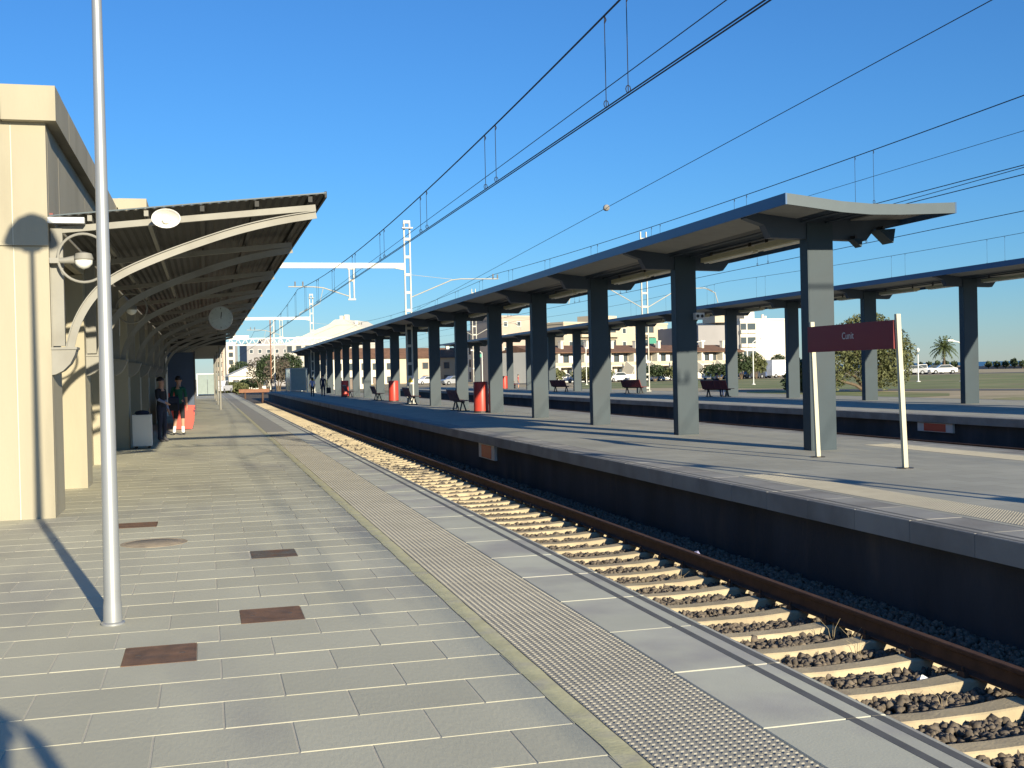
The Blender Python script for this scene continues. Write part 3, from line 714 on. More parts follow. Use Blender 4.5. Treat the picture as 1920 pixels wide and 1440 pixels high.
# ------------------------------------------------------------------ platform name sign
def name_sign():
    t = thing('name_sign', 'red station name board on two cream posts, white lettering', 'sign', (10.05, 16.25, 0))
    for y, lean in ((1.26, -.07), (-1.26, -.085)):
        m = MB(); w = .035
        vs = [(dx+(0 if z == 0 else lean), y+dy, z) for z in (0, 2.30) for dx, dy in ((-.035, -.03), (.035, -.03), (.035, .03), (-.035, .03))]
        m.add(vs, [(3, 2, 1, 0), (4, 5, 6, 7), (0, 1, 5, 4), (1, 2, 6, 5), (2, 3, 7, 6), (3, 0, 4, 7)]); p = m.build('post', 'cream_post', t)
        m = MB(); m.lathe([(.12, .0), (.12, .012), (.05, .016)], (0, y, 0), 12); m.build('foot_plate', 'dark_metal', t)
    m = MB(); m.b2((-.02, -1.225, -.215), (.02, 1.29, .215)); b = m.build('name_board', 'red_sign', t); b.location = (-.115, 0, 2.0)
    cu = bpy.data.curves.new('station_name', 'FONT'); cu.body = 'Cunit'; cu.size = .155; cu.align_x = 'CENTER'; cu.align_y = 'CENTER'; cu.extrude = .001
    tmp = bpy.data.objects.new('tmp', cu); COL.objects.link(tmp)
    me = bpy.data.meshes.new_from_object(tmp.evaluated_get(bpy.context.evaluated_depsgraph_get())); bpy.data.objects.remove(tmp)
    me.materials.clear(); me.materials.append(M['sign_white'])
    o = ob('station_name', me, b, (-.0225, .03, .02)); o.rotation_euler = (math.pi/2, 0, -math.pi/2)
name_sign()
def wall_sign(x, ya, yb, za, zb, label):
    t = thing('wall_sign', label, 'sign', (x, (ya+yb)/2, (za+zb)/2)); h = (zb-za)/2; w = (yb-ya)/2
    MB().b2((-.035, -w, -h), (.16, w, h)).build('backing_plate', 'sign_white', t)
    MB().b2((-.041, -w*.62, -h*.86), (-.034, w*.62, h*.86)).build('red_panel', 'red_paint', t)
wall_sign(6.84, 27.25, 28.9, -.60, -.235, 'red plate with white ends fixed to the wall below the island platform edge')
wall_sign(21.0, 28.9, 30.6, -.50, -.235, 'red plate with white ends on the wall of the second island platform')

# ------------------------------------------------------------------ catenary masts
def mast_parts(t, h, w=.30):
    for s in (-1, 1): MB().b2((s*w/2-.035, -.06, 0), (s*w/2+.035, .06, h)).build('leg', 'mast_steel', t)
    n = int(h/.95)
    bm_ = MB().b2((-w/2-.03, -.067, -.07), (w/2+.03, -.060, .07)); bm_.b2((-w/2-.03, .060, -.07), (w/2+.03, .067, .07)); bm_ = bm_.mesh('batten_plate', 'mast_steel')
    for i in range(n+1): ob('batten_plate', bm_, t, (0, 0, min(.25+i*.95, h-.08)))
    MB().b2((-.28, -.22, 0), (.28, .22, .05)).build('base_plate', 'mast_steel', t)
def insul(t, a, b, r=.05):
    a, b = Vector(a), Vector(b); m = MB(); pts = []; rs = []
    for i in range(13): pts.append(a.lerp(b, i/12)); rs.append(r if i % 2 else r*.5)
    m.tube(pts, rs, 8); m.build('insulator', 'insulator', t)
def portal_mast(x, y, label, group=None):
    t = thing('catenary_mast', label, 'mast', (x, y, 0), 0, group); dx = 10.55-x
    mast_parts(t, 9.8)
    MB().b2((3.0-10.55, -.075, 7.25), (-.17, .075, 7.52)).build('beam', 'beam_white', t)
    MB().bar((-.17, 0, 7.2), (-.7, 0, 7.3), .1, .12).build('gusset', 'mast_steel', t)
    m = MB()
    for s in (-.12, .12): m.b2((-3.0+s-.03, -.05, 5.62), (-3.0+s+.03, .05, 7.26))
    m.b2((-3.2, -.06, 5.56), (-2.8, .06, 5.64)); m.b2((-3.2, -.06, 7.18), (-2.8, .06, 7.27)); m.b2((-3.12, -.045, 6.55), (-2.88, .045, 6.65)); m.build('drop_post', 'mast_steel', t)
    m = MB(); m.tube([(-3.1, 0, 5.75), (-4.5, 0, 6.22), (-5.0, 0, 6.27), (-6.3, 0, 6.28)], .03, 8); m.build('cantilever_arm', 'mast_steel', t)
    insul(t, (-5.55, 0, 6.29), (-5.55, 0, 6.55)); insul(t, (-5.95, 0, 6.29), (-5.95, 0, 6.55))
    m = MB(); m.tube([(-4.5, 0, 6.2), (-4.7, 0, 5.4), (-5.75, 0, 4.90)], .018, 6); m.tube([(-5.75, 0, 4.90), (-5.75, 0, 4.74)], .014, 6); m.build('registration_arm', 'mast_steel', t)
    m = MB(); m.tube([(.17, 0, 5.7), (2.4, 0, 6.62), (2.9, 0, 6.68), (5.0, 0, 6.68)], .03, 8); m.tube([(.17, 0, 6.9), (2.4, 0, 6.66)], .012, 6); m.build('cantilever_arm', 'mast_steel', t)
    insul(t, (4.7, 0, 6.68), (4.7, 0, 6.95)); insul(t, (4.95, 0, 6.68), (4.95, 0, 6.92))
    m = MB(); m.b2((-.28, -.30, 9.35), (.28, -.06, 9.41)); m.tube([(-.2, -.2, 9.4), (-.2, -.2, 9.6)], .04, 8); m.build('top_fitting', 'insulator', t)
    m = MB(); m.prism([(-.16, 1.15), (.16, 1.15), (0, 1.43)], 1, -.085, -.075); m.build('warning_triangle', 'yellow_sign', t)
    MB().b2((-.19, -.076, 1.05), (.19, -.068, 1.5)).build('sign_plate', 'sign_white', t)
    return t
portal_mast(10.62, 60.74, 'lattice catenary mast with a white beam over the track, yellow warning triangle at its foot')
portal_mast(10.4, 115.3, 'distant lattice catenary mast rising behind the far end of the island canopy')
portal_mast(9.75, 6.2, 'lattice catenary mast on the bare end of the island platform, its shadow on the paving')
def v_mast(x, y, label):
    t = thing('catenary_mast', label, 'mast', (x, y, 0)); mast_parts(t, 11.2, .42)
    for s in (-1, 1):
        m = MB(); m.tube([(s*.24, 0, 5.9), (s*2.6, 0, 7.2), (s*4.6, 0, 7.25), (s*5.4, 0, 6.9), (s*5.6, 0, 6.2)], .035, 8); m.build('cantilever_arm', 'mast_steel', t)
        insul(t, (s*3.0, 0, 7.25), (s*3.0, 0, 7.5)); insul(t, (s*4.8, -.02, 7.2), (s*5.2, -.02, 7.0))
    MB().b2((.25, -.1, 3.35), (.78, -.05, 3.75)).build('number_plate', 'green_sign', t)
    MB().b2((-.3, -.12, 2.0), (.3, .12, 2.12)).build('collar', 'beam_white', t)
v_mast(29.95, 75.4, 'lattice mast with a green plate and two raised arms on the far island platform')
v_mast(29.95, 128, 'farther two armed lattice mast beyond the second canopy')

# ------------------------------------------------------------------ overhead wires
def wire(label, pts, r, droppers=None, lo=None, group=None):
    t = thing('overhead_wire', label, 'wire', pts[0], 0, group)
    m = MB(); m.tube(pts, r, 5); wp(m, 'cable', 'wire', t, True)
    if droppers:
        for y in droppers:
            zt, zb, x = lo(y); q = MB(); q.tube([(x, y, zt), (x, y, zb)], .0055, 4)
            ring = [(x+.03*math.cos(a*math.pi/4), y, zb+.05+.045*math.sin(a*math.pi/4)) for a in range(9)]; q.tube(ring, .006, 4, False)
            q.tube([(x, y, zt-.09), (x+.02, y, zt-.05), (x, y, zt)], .009, 4); wp(q, 'dropper', 'wire', t)
    return t
SP = 54.5
def cat_z(zs, sag, ph=6.2):
    def f(y):
        t = ((y-ph) % SP)/SP; return zs-sag*4*t*(1-t)
    return f
def line(x, f, ya, yb, n=60): return [(x, ya+(yb-ya)*i/n, f(ya+(yb-ya)*i/n)) for i in range(n+1)]
dr = [y+d for y in [12.45+6.2*k for k in range(-3, 13)] for d in (0, .75)]
m1 = cat_z(6.15, .62)
wire('black messenger cable above the nearest track with paired droppers', line(4.8, m1, -12, 170, 120), .013, dr, lambda y: (m1(y), 4.75, 4.8))
for dx, dzz, lb in ((-.022, 0, 'left one of the twin contact wires over the nearest track'), (.03, .004, 'right one of the twin contact wires over the nearest track')):
    wire(lb, line(4.8+dx, lambda y: 4.745+dzz, -12, 170, 20), .009)
wire('thin auxiliary wire just above the twin contact wires of the nearest track', line(4.8, lambda y: 5.02-.004*abs(y-5), -12, 90, 20), .006)
m2 = cat_z(6.95, .35)
dr2 = [y+d for y in [10.9+6.6*k for k in range(0, 14)] for d in (0, .8)]
wire('messenger cable over the track beyond the island platform', line(15.45, m2, -6, 170, 100), .012, dr2, lambda y: (m2(y), 5.36, 15.45))
wire('upper contact wire over the track beyond the island platform', line(15.45, lambda y: 5.36, -6, 170, 20), .010)
wire('lower contact wire over the track beyond the island platform', line(15.5, lambda y: 5.19, -6, 170, 20), .010)
wire('thin feeder wire between the messenger and contact wires beyond the island', line(15.45, lambda y: 6.02, -6, 170, 20), .006)
m3 = cat_z(6.35, .3, 17)
wire('messenger cable over the track along the second island platform', line(19.2, m3, 0, 170, 100), .010, [y+d for y in [22.6+7*k for k in range(0, 9)] for d in (0, .8)], lambda y: (m3(y), 5.18, 19.2))
wire('contact wire over the track along the second island platform', line(19.2, lambda y: 5.18, 0, 170, 20), .010)
m4 = cat_z(7.4, .3, 17.3)
wire('messenger cable over the farthest track behind the second canopy', line(34.4, m4, 10, 190, 100), .011, [y+d for y in [43.5+7.5*k for k in range(0, 8)] for d in (0, 1.2)], lambda y: (m4(y), 5.95, 34.4))
wire('contact wire over the farthest track behind the second canopy', line(34.4, lambda y: 5.95, 10, 190, 20), .010)
A, Bp = Vector((9.25, 6.2, 6.12)), Vector((10.75, 60.7, 4.85))
t = wire('thin stay wire with an insulator crossing above the island canopy', [A.lerp(Bp, i/20) for i in range(21)], .007)
q = MB(); c = A.lerp(Bp, .385); q.tube([c+(Bp-A).normalized()*d for d in (-.09, -.05, 0, .05, .09)], [.02, .075, .085, .075, .02], 10); wp(q, 'insulator', 'insulator', t, True)
# far portal over all the tracks
t = thing('signal_gantry', 'white lattice gantry spanning the tracks in the distance', 'gantry', (8, 168, 0))
for x in (-5.5, 9.5):
    for dx in (-.25, .25): MB().b2((x+dx-.06, -.06, -1.1), (x+dx+.06, .06, 7.2)).build('leg', 'mast_steel', t)
for z in (6.3, 7.2): MB().b2((-6, -.1, z-.09), (10, .1, z+.09)).build('chord', 'beam_white', t)
m = MB()
for i in range(16): m.bar((-5.8+i, 0, 6.3), (-5.3+i, 0, 7.2), .08, .08); m.bar((-5.3+i, 0, 7.2), (-4.8+i, 0, 6.3), .08, .08)
m.build('lacing', 'beam_white', t)
t = thing('signal_mast', 'slim rust brown lattice signal mast beside the far end of the island', 'mast', (7.6, 134.5, -1.12))
for dx in (-.2, .2): MB().b2((dx-.06, -.06, 0), (dx+.06, .06, 9.5)).build('leg', 'brick_brown' if dx < 0 else 'mast_steel', t)
m = MB()
for i in range(11): m.bar((-.2, 0, .4+.8*i), (.2, 0, .9+.8*i), .06, .06)
m.build('lacing', 'mast_steel', t)
# ------------------------------------------------------------------ benches and bins
def bench_proto(mt, L=1.9):
    t = thing('bench', 'x', 'bench')
    n = 4
    for i in range(n):
        y = -L/2+L*(i+.5)/n; w = L/n-.03
        m = MB(); m.prism([(-.16, .43), (.30, .45), (.34, .43), (.34, .415), (.30, .43), (-.16, .405)], 1, y-w/2, y+w/2); m.build('seat', mt, t)
        m = MB(); m.prism([(-.17, .42), (-.34, .86), (-.33, .90), (-.305, .89), (-.14, .43)], 1, y-w/2, y+w/2); m.build('backrest', mt, t)
    m = MB(); m.b2((-.02, -L/2, .36), (.05, L/2, .41)); m.build('rail', 'dark_metal', t)
    for y in (-L*.36, L*.36):
        m = MB(); m.bar((.0, y, .40), (-.10, y, .0), .05, .06); m.bar((.03, y, .40), (.16, y, 0), .05, .06); m.b2((-.22, y-.035, 0), (.30, y+.035, .03)); m.build('leg', 'dark_metal', t)
    return t
def place(t, x, y, rz=0., z=0., **k):
    t.location = (x, y, z); t.rotation_euler = (0, 0, rz); tag(t, **k); return t
bp = bench_proto('red_dark')
bl = [(10.25, 47.0, 'dark red metal bench beside the second red bin, on the island platform'), (10.42, 59.4, 'dark red bench next to the mast with the yellow triangle'),
      (10.36, 71.2, 'dark red bench standing just beyond the middle red bin'), (10.2, 84.5, 'dark red bench standing against the farthest red bin')]
for i, (x, y, lb) in enumerate(bl): place(bp if i == 0 else copy_tree(bp), x, y, 0, 0, label=lb, group='red benches on the island platform')
for i, (x, y, lb) in enumerate(((25.9, 82.6, 'brown backed bench on the far platform seen from behind, by the white cars'), (27.0, 70.2, 'brown backed bench on the far platform next to the tall mast'), (26.4, 56.3, 'bench on the far platform with a seated person'), (28.0, 105.5, 'bench on the far platform by the far red bin'))):
    place(copy_tree(bp), x, y, .35, 0, label=lb, group='benches on the far platform')
br = bench_proto('red_paint', 2.6)
for y_ in (-1.32, 1.32): MB().prism([(-.16, .02), (.28, .02), (.32, .50), (-.10, .52), (-.20, .92), (-.36, .92), (-.30, .5)], 1, y_-.02, y_+.02).build('end_panel', 'red_paint', br)
for i, (y, lb) in enumerate(((38.6, 'bright red bench against the station wall right behind the waiting pair'), (42.2, 'bright red bench beside the blue notice panel'))):
    o = br if i == 0 else copy_tree(br); place(o, -.72, y, 0, 0, label=lb, group='bright red benches by the station')
    o.scale = (1.1, 1, 1.25)
def bin_proto():
    t = thing('litter_bin', 'x', 'bin')
    m = MB(); m.lathe([(.27, 0), (.29, .02), (.29, 1.18), (.275, 1.22), (.25, 1.22), (.25, 1.05), (.02, 1.05)], (0, 0, 0), 24); m.build('body', 'red_paint', t, True)
    m = MB(); m.lathe([(.293, .0), (.298, .0), (.298, .07), (.293, .07)], (0, 0, 0), 24); m.build('base_ring', 'dark_metal', t)
    m = MB(); m.lathe([(.252, 1.04), (.252, 1.10), (.02, 1.11)], (0, 0, 0), 20); m.build('liner', 'black', t)
    return t
b0 = bin_proto()
for i, (x, y, lb) in enumerate(((10.50, 44.0, 'red cylinder bin half hidden behind the fifth canopy column'), (10.66, 66.7, 'red cylinder bin standing free between two benches'), (10.15, 86.5, 'farthest red cylinder bin on the island platform'), (27.1, 104, 'red cylinder bin on the second island platform'))):
    place(b0 if i == 0 else copy_tree(b0), x, y, 0, 0, label=lb, group='red cylinder bins')

# ------------------------------------------------------------------ people
def skin_body(verts, edges, region, mats, parent, name='body'):
    """verts: {key: (co, radius)}; region(center)->material index"""
    keys = list(verts); me = bpy.data.meshes.new(name); ix = {k: i for i, k in enumerate(keys)}
    me.from_pydata([verts[k][0] for k in keys], [(ix[a], ix[b]) for a, b in edges], [])
    o = bpy.data.objects.new('tmp_body', me); COL.objects.link(o)
    o.modifiers.new('skin', 'SKIN').use_smooth_shade = True
    sv = me.skin_vertices[0].data if me.skin_vertices else None
    if sv is None:
        bm = bmesh.new(); bm.from_mesh(me); bm.verts.layers.skin.verify(); bm.to_mesh(me); bm.free(); sv = me.skin_vertices[0].data
    for i, k in enumerate(keys):
        r = verts[k][1]; sv[i].radius = r if isinstance(r, tuple) else (r, r); sv[i].use_root = (i == 0)
    o.modifiers.new('sub', 'SUBSURF').levels = 1; o.modifiers['sub'].render_levels = 1
    dg = bpy.context.evaluated_depsgraph_get(); nm = bpy.data.meshes.new_from_object(o.evaluated_get(dg)); bpy.data.objects.remove(o)
    nm.name = name; nm.materials.clear()
    for m_ in mats: nm.materials.append(M[m_])
    for p in nm.polygons: p.material_index = region(p.center); p.use_smooth = True
    return ob(name, nm, parent)
def person(label, loc, rz, h, pose, outfit, hair_long=False, group=None):
    """local frame: faces -Y, z up; pose dict overrides joints (unit body height 1.0)"""
    t = thing('person', label, 'person', loc, rz, group)
    J = dict(pelvis=(0, 0, .52), waist=(0, .005, .60), chest=(0, .01, .74), neck=(0, .005, .83), chin=(0, -.012, .87), head=(0, -.008, .925), crown=(0, .0, .965),
             shL=(.095, .01, .795), elL=(.125, .02, .64), wrL=(.12, -.03, .50), haL=(.118, -.045, .455),
             shR=(-.095, .01, .795), elR=(-.125, .02, .64), wrR=(-.12, -.03, .50), haR=(-.118, -.045, .455),
             hiL=(.048, 0, .50), knL=(.055, -.012, .28), anL=(.058, .01, .045), heL=(.058, .02, .025), toL=(.064, -.075, .016),
             hiR=(-.048, 0, .50), knR=(-.055, -.012, .28), anR=(-.058, .01, .045), heR=(-.058, .02, .025), toR=(-.064, -.075, .016))
    J.update(pose)
    R = dict(pelvis=(.078, .058), waist=(.068, .05), chest=(.082, .055), neck=.030, chin=.040, head=.048, crown=.034)
    for s in 'LR': R.update({'sh'+s: .036, 'el'+s: .028, 'wr'+s: .018, 'ha'+s: .020, 'hi'+s: .056, 'kn'+s: .038, 'an'+s: .024, 'he'+s: .026, 'to'+s: .022})
    E_ = [('pelvis', 'waist'), ('waist', 'chest'), ('chest', 'neck'), ('neck', 'chin'), ('chin', 'head'), ('head', 'crown')]
    for s in 'LR': E_ += [('chest', 'sh'+s), ('sh'+s, 'el'+s), ('el'+s, 'wr'+s), ('wr'+s, 'ha'+s), ('pelvis', 'hi'+s), ('hi'+s, 'kn'+s), ('kn'+s, 'an'+s), ('an'+s, 'he'+s), ('an'+s, 'to'+s)]
    V = {k: (tuple(Vector(J[k])*h), tuple(x*h for x in R[k]) if isinstance(R[k], tuple) else R[k]*h) for k in J}
    for s in 'LR':     # fingers and thumb
        w, ha = Vector(J['wr'+s]), Vector(J['ha'+s]); d = (ha-w).normalized(); sx = 1 if s == 'L' else -1
        side = d.cross(Vector((sx, 0, 0))).normalized() if abs(d.x) < .9 else Vector((0, 1, 0))
        for i, (o_, l) in enumerate(((-.011, .038), (-.004, .044), (.004, .041), (.011, .032))):
            a = ha+side*o_+d*.012; b = a+d*l*.55; c = b+d*l*.4+Vector((-sx*.008, 0, 0))
            V[f'f{s}{i}a'] = (tuple(a*h), .0055*h); V[f'f{s}{i}b'] = (tuple(b*h), .005*h); V[f'f{s}{i}c'] = (tuple(c*h), .0045*h); E_ += [('ha'+s, f'f{s}{i}a'), (f'f{s}{i}a', f'f{s}{i}b'), (f'f{s}{i}b', f'f{s}{i}c')]
        a = w.lerp(ha, .4)+side*-.02; b = a+d*.02+side*-.006; V[f't{s}a'] = (tuple(a*h), .006*h); V[f't{s}b'] = (tuple(b*h), .005*h); E_ += [('wr'+s, f't{s}a'), (f't{s}a', f't{s}b')]
    seg = [(a, b) for a, b in E_ if a[0] != 'f' and b[0] != 'f' and a[0] != 't' or b in ('toL', 'toR')]
    names = list(dict.fromkeys(outfit.values())); mi = {n: i for i, n in enumerate(names)}
    zone = {}
    for a, b in E_:
        k = b[:2]
        zone[(a, b)] = ('head' if b in ('chin', 'head', 'crown', 'neck') else 'torso' if b in ('waist', 'chest', 'shL', 'shR') else 'arm' if k == 'el' else 'forearm' if k == 'wr' else 'hand' if k == 'ha' or b[0] in 'f' or (b[0] == 't' and b[:2] != 'to') else 'hip' if k == 'hi' else 'thigh' if k == 'kn' else 'shin' if k == 'an' else 'shoe')
    segs = [(Vector(V[a][0]), Vector(V[b][0]), zone[(a, b)]) for a, b in E_]
    def region(c):
        best = None
        for a, b, z in segs:
            d = b-a; t_ = max(0, min(1, (c-a).dot(d)/max(d.length_squared, 1e-9))); q = (c-(a+d*t_)).length
            if best is None or q < best[0]: best = (q, z, t_)
        z = best[1]
        if z == 'shin' and 'sock' in outfit and best[2] > .62: z = 'sock'
        return mi[outfit.get(z, outfit['torso'])]
    skin_body(V, E_, region, names, t)
    # hair, nose, ears, eyes
    hc = Vector(J['head'])*h
    m = MB(); prof = [(.056*math.sin(a), .062*math.cos(a)) for a in (1.75, 1.4, 1.0, .6, .25, .05)]
    m.lathe([(r*h, z*h) for r, z in prof], hc+Vector((0, .022*h, .014*h)), 14)
    if hair_long: m.lathe([(.03*h, -.12*h), (.055*h, -.08*h), (.056*h, -.01*h), (.03*h, .03*h)], hc+Vector((0, .035*h, 0)), 12)
    m.build('hair', 'hair', t, True)
    m = MB(); m.lathe([(.002*h, .02*h), (.007*h, -.008*h), (.008*h, -.014*h), (.002*h, -.018*h)], hc+Vector((0, -.052*h, -.005*h)), 8); m.build('nose', 'skin', t, True)
    for s in (-1, 1):
        m = MB(); m.lathe([(.004*h, -.014*h), (.009*h, -.005*h), (.010*h, .008*h), (.003*h, .015*h)], hc+Vector((s*.050*h, .005*h, -.008*h)), 8); m.build('ear', 'skin', t, True)
        m = MB(); m.lathe([(.001*h, -.004*h), (.005*h, 0), (.001*h, .004*h)], hc+Vector((s*.018*h, -.047*h, .004*h)), 8); m.build('eye', 'black', t, True)
    return t
dark = dict(torso='cloth_dark', arm='cloth_dark', forearm='cloth_dark', hand='skin', head='skin', hip='cloth_navy', thigh='cloth_navy', shin='cloth_navy', shoe='shoe')
person('person in dark jacket and dark trousers standing by the white cabinet', (-1.08, 30.4, 0), math.radians(55), 1.66, dict(elR=(-.12, -.03, .65), wrR=(-.06, -.12, .60), haR=(-.03, -.13, .585)), {**dark, 'forearm': 'cloth_shirt'})
person('person in green top and dark shorts with bare legs and white socks', (-.72, 33.8, 0), math.radians(165), 1.68, dict(elL=(.13, -.02, .66), wrL=(.09, -.12, .62), haL=(.06, -.14, .61), knL=(.07, -.03, .28), anL=(.09, .02, .045), heL=(.09, .03, .025), toL=(.11, -.06, .016)),
       dict(torso='cloth_green', arm='cloth_green', forearm='skin', hand='skin', head='skin', hip='cloth_dark', thigh='cloth_dark', shin='skin', sock='sock', shoe='shoe'))
o = thing('backpack', 'dark bag carried against the back of the person in green', 'bag', (-.86, 33.62, .88))
m = MB(); m.bevbox((0, 0, .02), (.30, .16, .40), .05); m.build('sack', 'cloth_navy', o, True); MB().bevbox((0, -.10, -.06), (.22, .06, .18), .03).build('pocket', 'cloth_dark', o); m = MB(); m.tube([(-.1, .06, .2), (-.1, .16, .32), (-.1, .2, .2)], .012, 6); m.tube([(.1, .06, .2), (.1, .16, .32), (.1, .2, .2)], .012, 6); m.build('strap', 'cloth_dark', o)
person('person in lilac top and dark skirt walking away along the island platform', (8.09, 90.5, 0), math.radians(175), 1.55, dict(knL=(.05, -.05, .28), anL=(.05, -.04, .05), heL=(.05, -.03, .03), toL=(.05, -.12, .016)), dict(torso='cloth_lilac', arm='cloth_lilac', forearm='cloth_red', hand='skin', head='skin', hip='cloth_dark', thigh='cloth_dark', shin='cloth_dark', shoe='shoe'), True)
person('person in dark clothes walking beside the one in lilac', (9.0, 91.2, 0), math.radians(170), 1.72, dict(knR=(-.05, -.06, .28), anR=(-.05, -.03, .05), heR=(-.05, -.02, .03), toR=(-.05, -.11, .016)), {**dark, 'torso': 'cloth_navy', 'arm': 'cloth_navy'})
o = thing('shoulder_bag', 'dark bag held beside the person in dark clothes', 'bag', (9.42, 91.2, .46)); m = MB(); m.bevbox((0, 0, 0), (.34, .18, .46), .04); m.build('sack', 'cloth_dark', o); m = MB(); m.tube([(-.1, 0, .2), (-.12, 0, .36), (.06, 0, .36), (.1, 0, .2)], .014, 6); m.build('handle', 'cloth_dark', o)
sit = dict(pelvis=(0, 0, .30), waist=(0, .02, .38), chest=(0, -.01, .52), neck=(0, -.03, .61), chin=(0, -.05, .65), head=(0, -.055, .70), crown=(0, -.05, .74), shL=(.095, -.01, .575), elL=(.12, -.07, .44), wrL=(.07, -.17, .40), haL=(.05, -.20, .39), shR=(-.095, -.01, .575), elR=(-.12, -.07, .44), wrR=(-.07, -.17, .40), haR=(-.05, -.20, .39),
           hiL=(.048, -.02, .285), knL=(.06, -.24, .30), anL=(.06, -.27, .05), heL=(.06, -.25, .025), toL=(.064, -.35, .016), hiR=(-.048, -.02, .285), knR=(-.06, -.24, .30), anR=(-.06, -.25, .05), heR=(-.06, -.23, .025), toR=(-.064, -.33, .016))
person('seated person in dark jacket and blue jeans on the far platform bench', (26.42, 56.5, -.02), .35+math.pi/2, 1.7, sit, {**dark, 'hip': 'cloth_jeans', 'thigh': 'cloth_jeans', 'shin': 'cloth_jeans'})
person('seated person in dark clothes on the bench by the far red bin', (28.05, 105.2, -.02), .35+math.pi/2, 1.7, sit, dark)
person('small person in red top standing by the far red bin bench', (28.9, 105.6, 0), 1.2, 1.35, {}, {**dark, 'torso': 'cloth_red', 'arm': 'cloth_red', 'forearm': 'skin', 'thigh': 'cloth_jeans', 'shin': 'skin'})
# the photographer, whose shadow falls on the paving
person('person holding up a camera, standing on the near paving', (.21, -.32, 0), math.radians(175), 1.84, dict(elL=(.14, -.07, .69), wrL=(.06, -.15, .84), haL=(.035, -.16, .875), elR=(-.14, -.07, .69), wrR=(-.06, -.15, .84), haR=(-.035, -.16, .875)), dark)
# ------------------------------------------------------------------ trees and plants
def leaves(name, blobs, n, size, m, parent, seed, droop=0.):
    g = np.random.default_rng(seed); w = np.array([b[3]*b[4]*b[5] for b in blobs]); w = w/w.sum(); ks = g.choice(len(blobs), n, p=w)
    B = np.array(blobs)[ks]; d = g.normal(size=(n, 3)); d /= np.linalg.norm(d, axis=1)[:, None]; r = g.uniform(.35, 1.04, (n, 1))**.6
    c = B[:, :3]+d*r*B[:, 3:6]
    u = g.normal(size=(n, 3)); u /= np.linalg.norm(u, axis=1)[:, None]; v = np.cross(u, g.normal(size=(n, 3))); v /= np.linalg.norm(v, axis=1)[:, None]
    s = size*g.uniform(.5, 1.4, (n, 1)); P = np.stack([c-u*s, c+v*s*.45, c+u*s, c-v*s*.45], 1)
    me = bpy.data.meshes.new(name); me.from_pydata(P.reshape(-1, 3).tolist(), [], [(4*i, 4*i+1, 4*i+2, 4*i+3) for i in range(n)]); me.materials.append(M[m])
    return ob(name, me, parent)
def tree(label, loc, h, blobs, n, size, m='leaf_olive', trunk=.15, seed=1, name='tree', limbs=5, cat='tree'):
    t = thing(name, label, cat, loc); r = random.Random(seed); q = MB()
    top = min(b[2] for b in blobs)
    for i in range(limbs):
        b = blobs[i % len(blobs)]; e = Vector(b[:3]); s = Vector((r.uniform(-.1, .1), r.uniform(-.1, .1), -.1)); mid = Vector((e.x*.35, e.y*.35, e.z*.5))
        q.tube([s, mid, e, e+Vector((r.uniform(-.3, .3), r.uniform(-.3, .3), b[5]*.6))], [trunk, trunk*.7, trunk*.35, trunk*.1], 7)
    q.build('trunk', 'bark', t, True); leaves('crown', blobs, n, size, m, t, seed)
    return t
x, y = 43.2, 68.5
tree('big bushy olive green tree in the field behind the name sign', (x, y, -.32), 5.5, [(-2.3, .4, 2.0, 1.5, 1.2, 1.6), (-1.2, 0, 3.2, 1.6, 1.4, 1.7), (.3, .2, 3.9, 1.7, 1.5, 1.5), (1.6, -.2, 2.8, 1.5, 1.3, 1.7), (2.4, .3, 1.7, 1.1, 1.1, 1.4), (.2, 0, 2.0, 1.7, 1.3, 1.6), (-2.9, -.2, 1.0, .9, .9, .9), (1.0, .1, 1.0, 1.3, 1.0, .9), (-.6, .2, 4.6, .8, .8, .7), (1.2, 0, 4.4, .7, .7, .7), (-3.0, 0, 2.6, .6, .6, .7), (3.1, 0, 2.7, .6, .6, .8)], 17000, .105, 'leaf_olive', .16, 3, limbs=8)
x, y = polar(1508, 82)
tree('dark low shrub beside the column to the left of the big tree', (x, y, -.32), 2.4, [(0, 0, 1.2, 1.3, 1.0, 1.1), (.9, .2, .8, .9, .8, .8), (-.8, 0, .8, .8, .8, .8)], 3000, .16, 'leaf_dark', .08, 4, name='shrub', cat='shrub')
# palm
def palm(px, D, label, th=5.6, cr=3.5):
    x, y = polar(px, D); t = thing('palm_tree', label, 'palm', (x, y, -.32)); q = MB()
    q.tube([(0, 0, 0), (.05, 0, th*.5), (0, 0, th)], [.28, .22, .24], 9); q.build('trunk', 'bark', t, True)
    r = random.Random(5); n = 46
    for i in range(n):
        a = i*2.399; el = 1.35-1.95*(i/n)**.9; L = cr*r.uniform(.9, 1.1); m = MB(); pts = []
        dx, dy = math.cos(a), math.sin(a)
        for k in range(7):
            s = k/6; rad = L*s*math.cos(el)*(1-.12*s); z = th+L*s*math.sin(el)-1.3*s*s*(1-.4*abs(el)); pts.append(Vector((dx*rad, dy*rad, z)))
        nx = Vector((-dy, dx, 0))
        for k in range(1, 7):
            for s in (-1, 1):
                p0 = pts[k-1].lerp(pts[k], .1); p1 = pts[k]; tip = pts[k]+nx*s*.55*(1-.6*abs(k/6-.5))+Vector((0, 0, -.35))+(pts[k]-pts[k-1])*.5
                m.add([p0, p1, tip], [(0, 1, 2)])
        m.tube(pts, .03, 4); m.build('frond', 'leaf_palm', t)
palm(1771, 300, 'tall date palm standing by the sea beside the parked white cars')
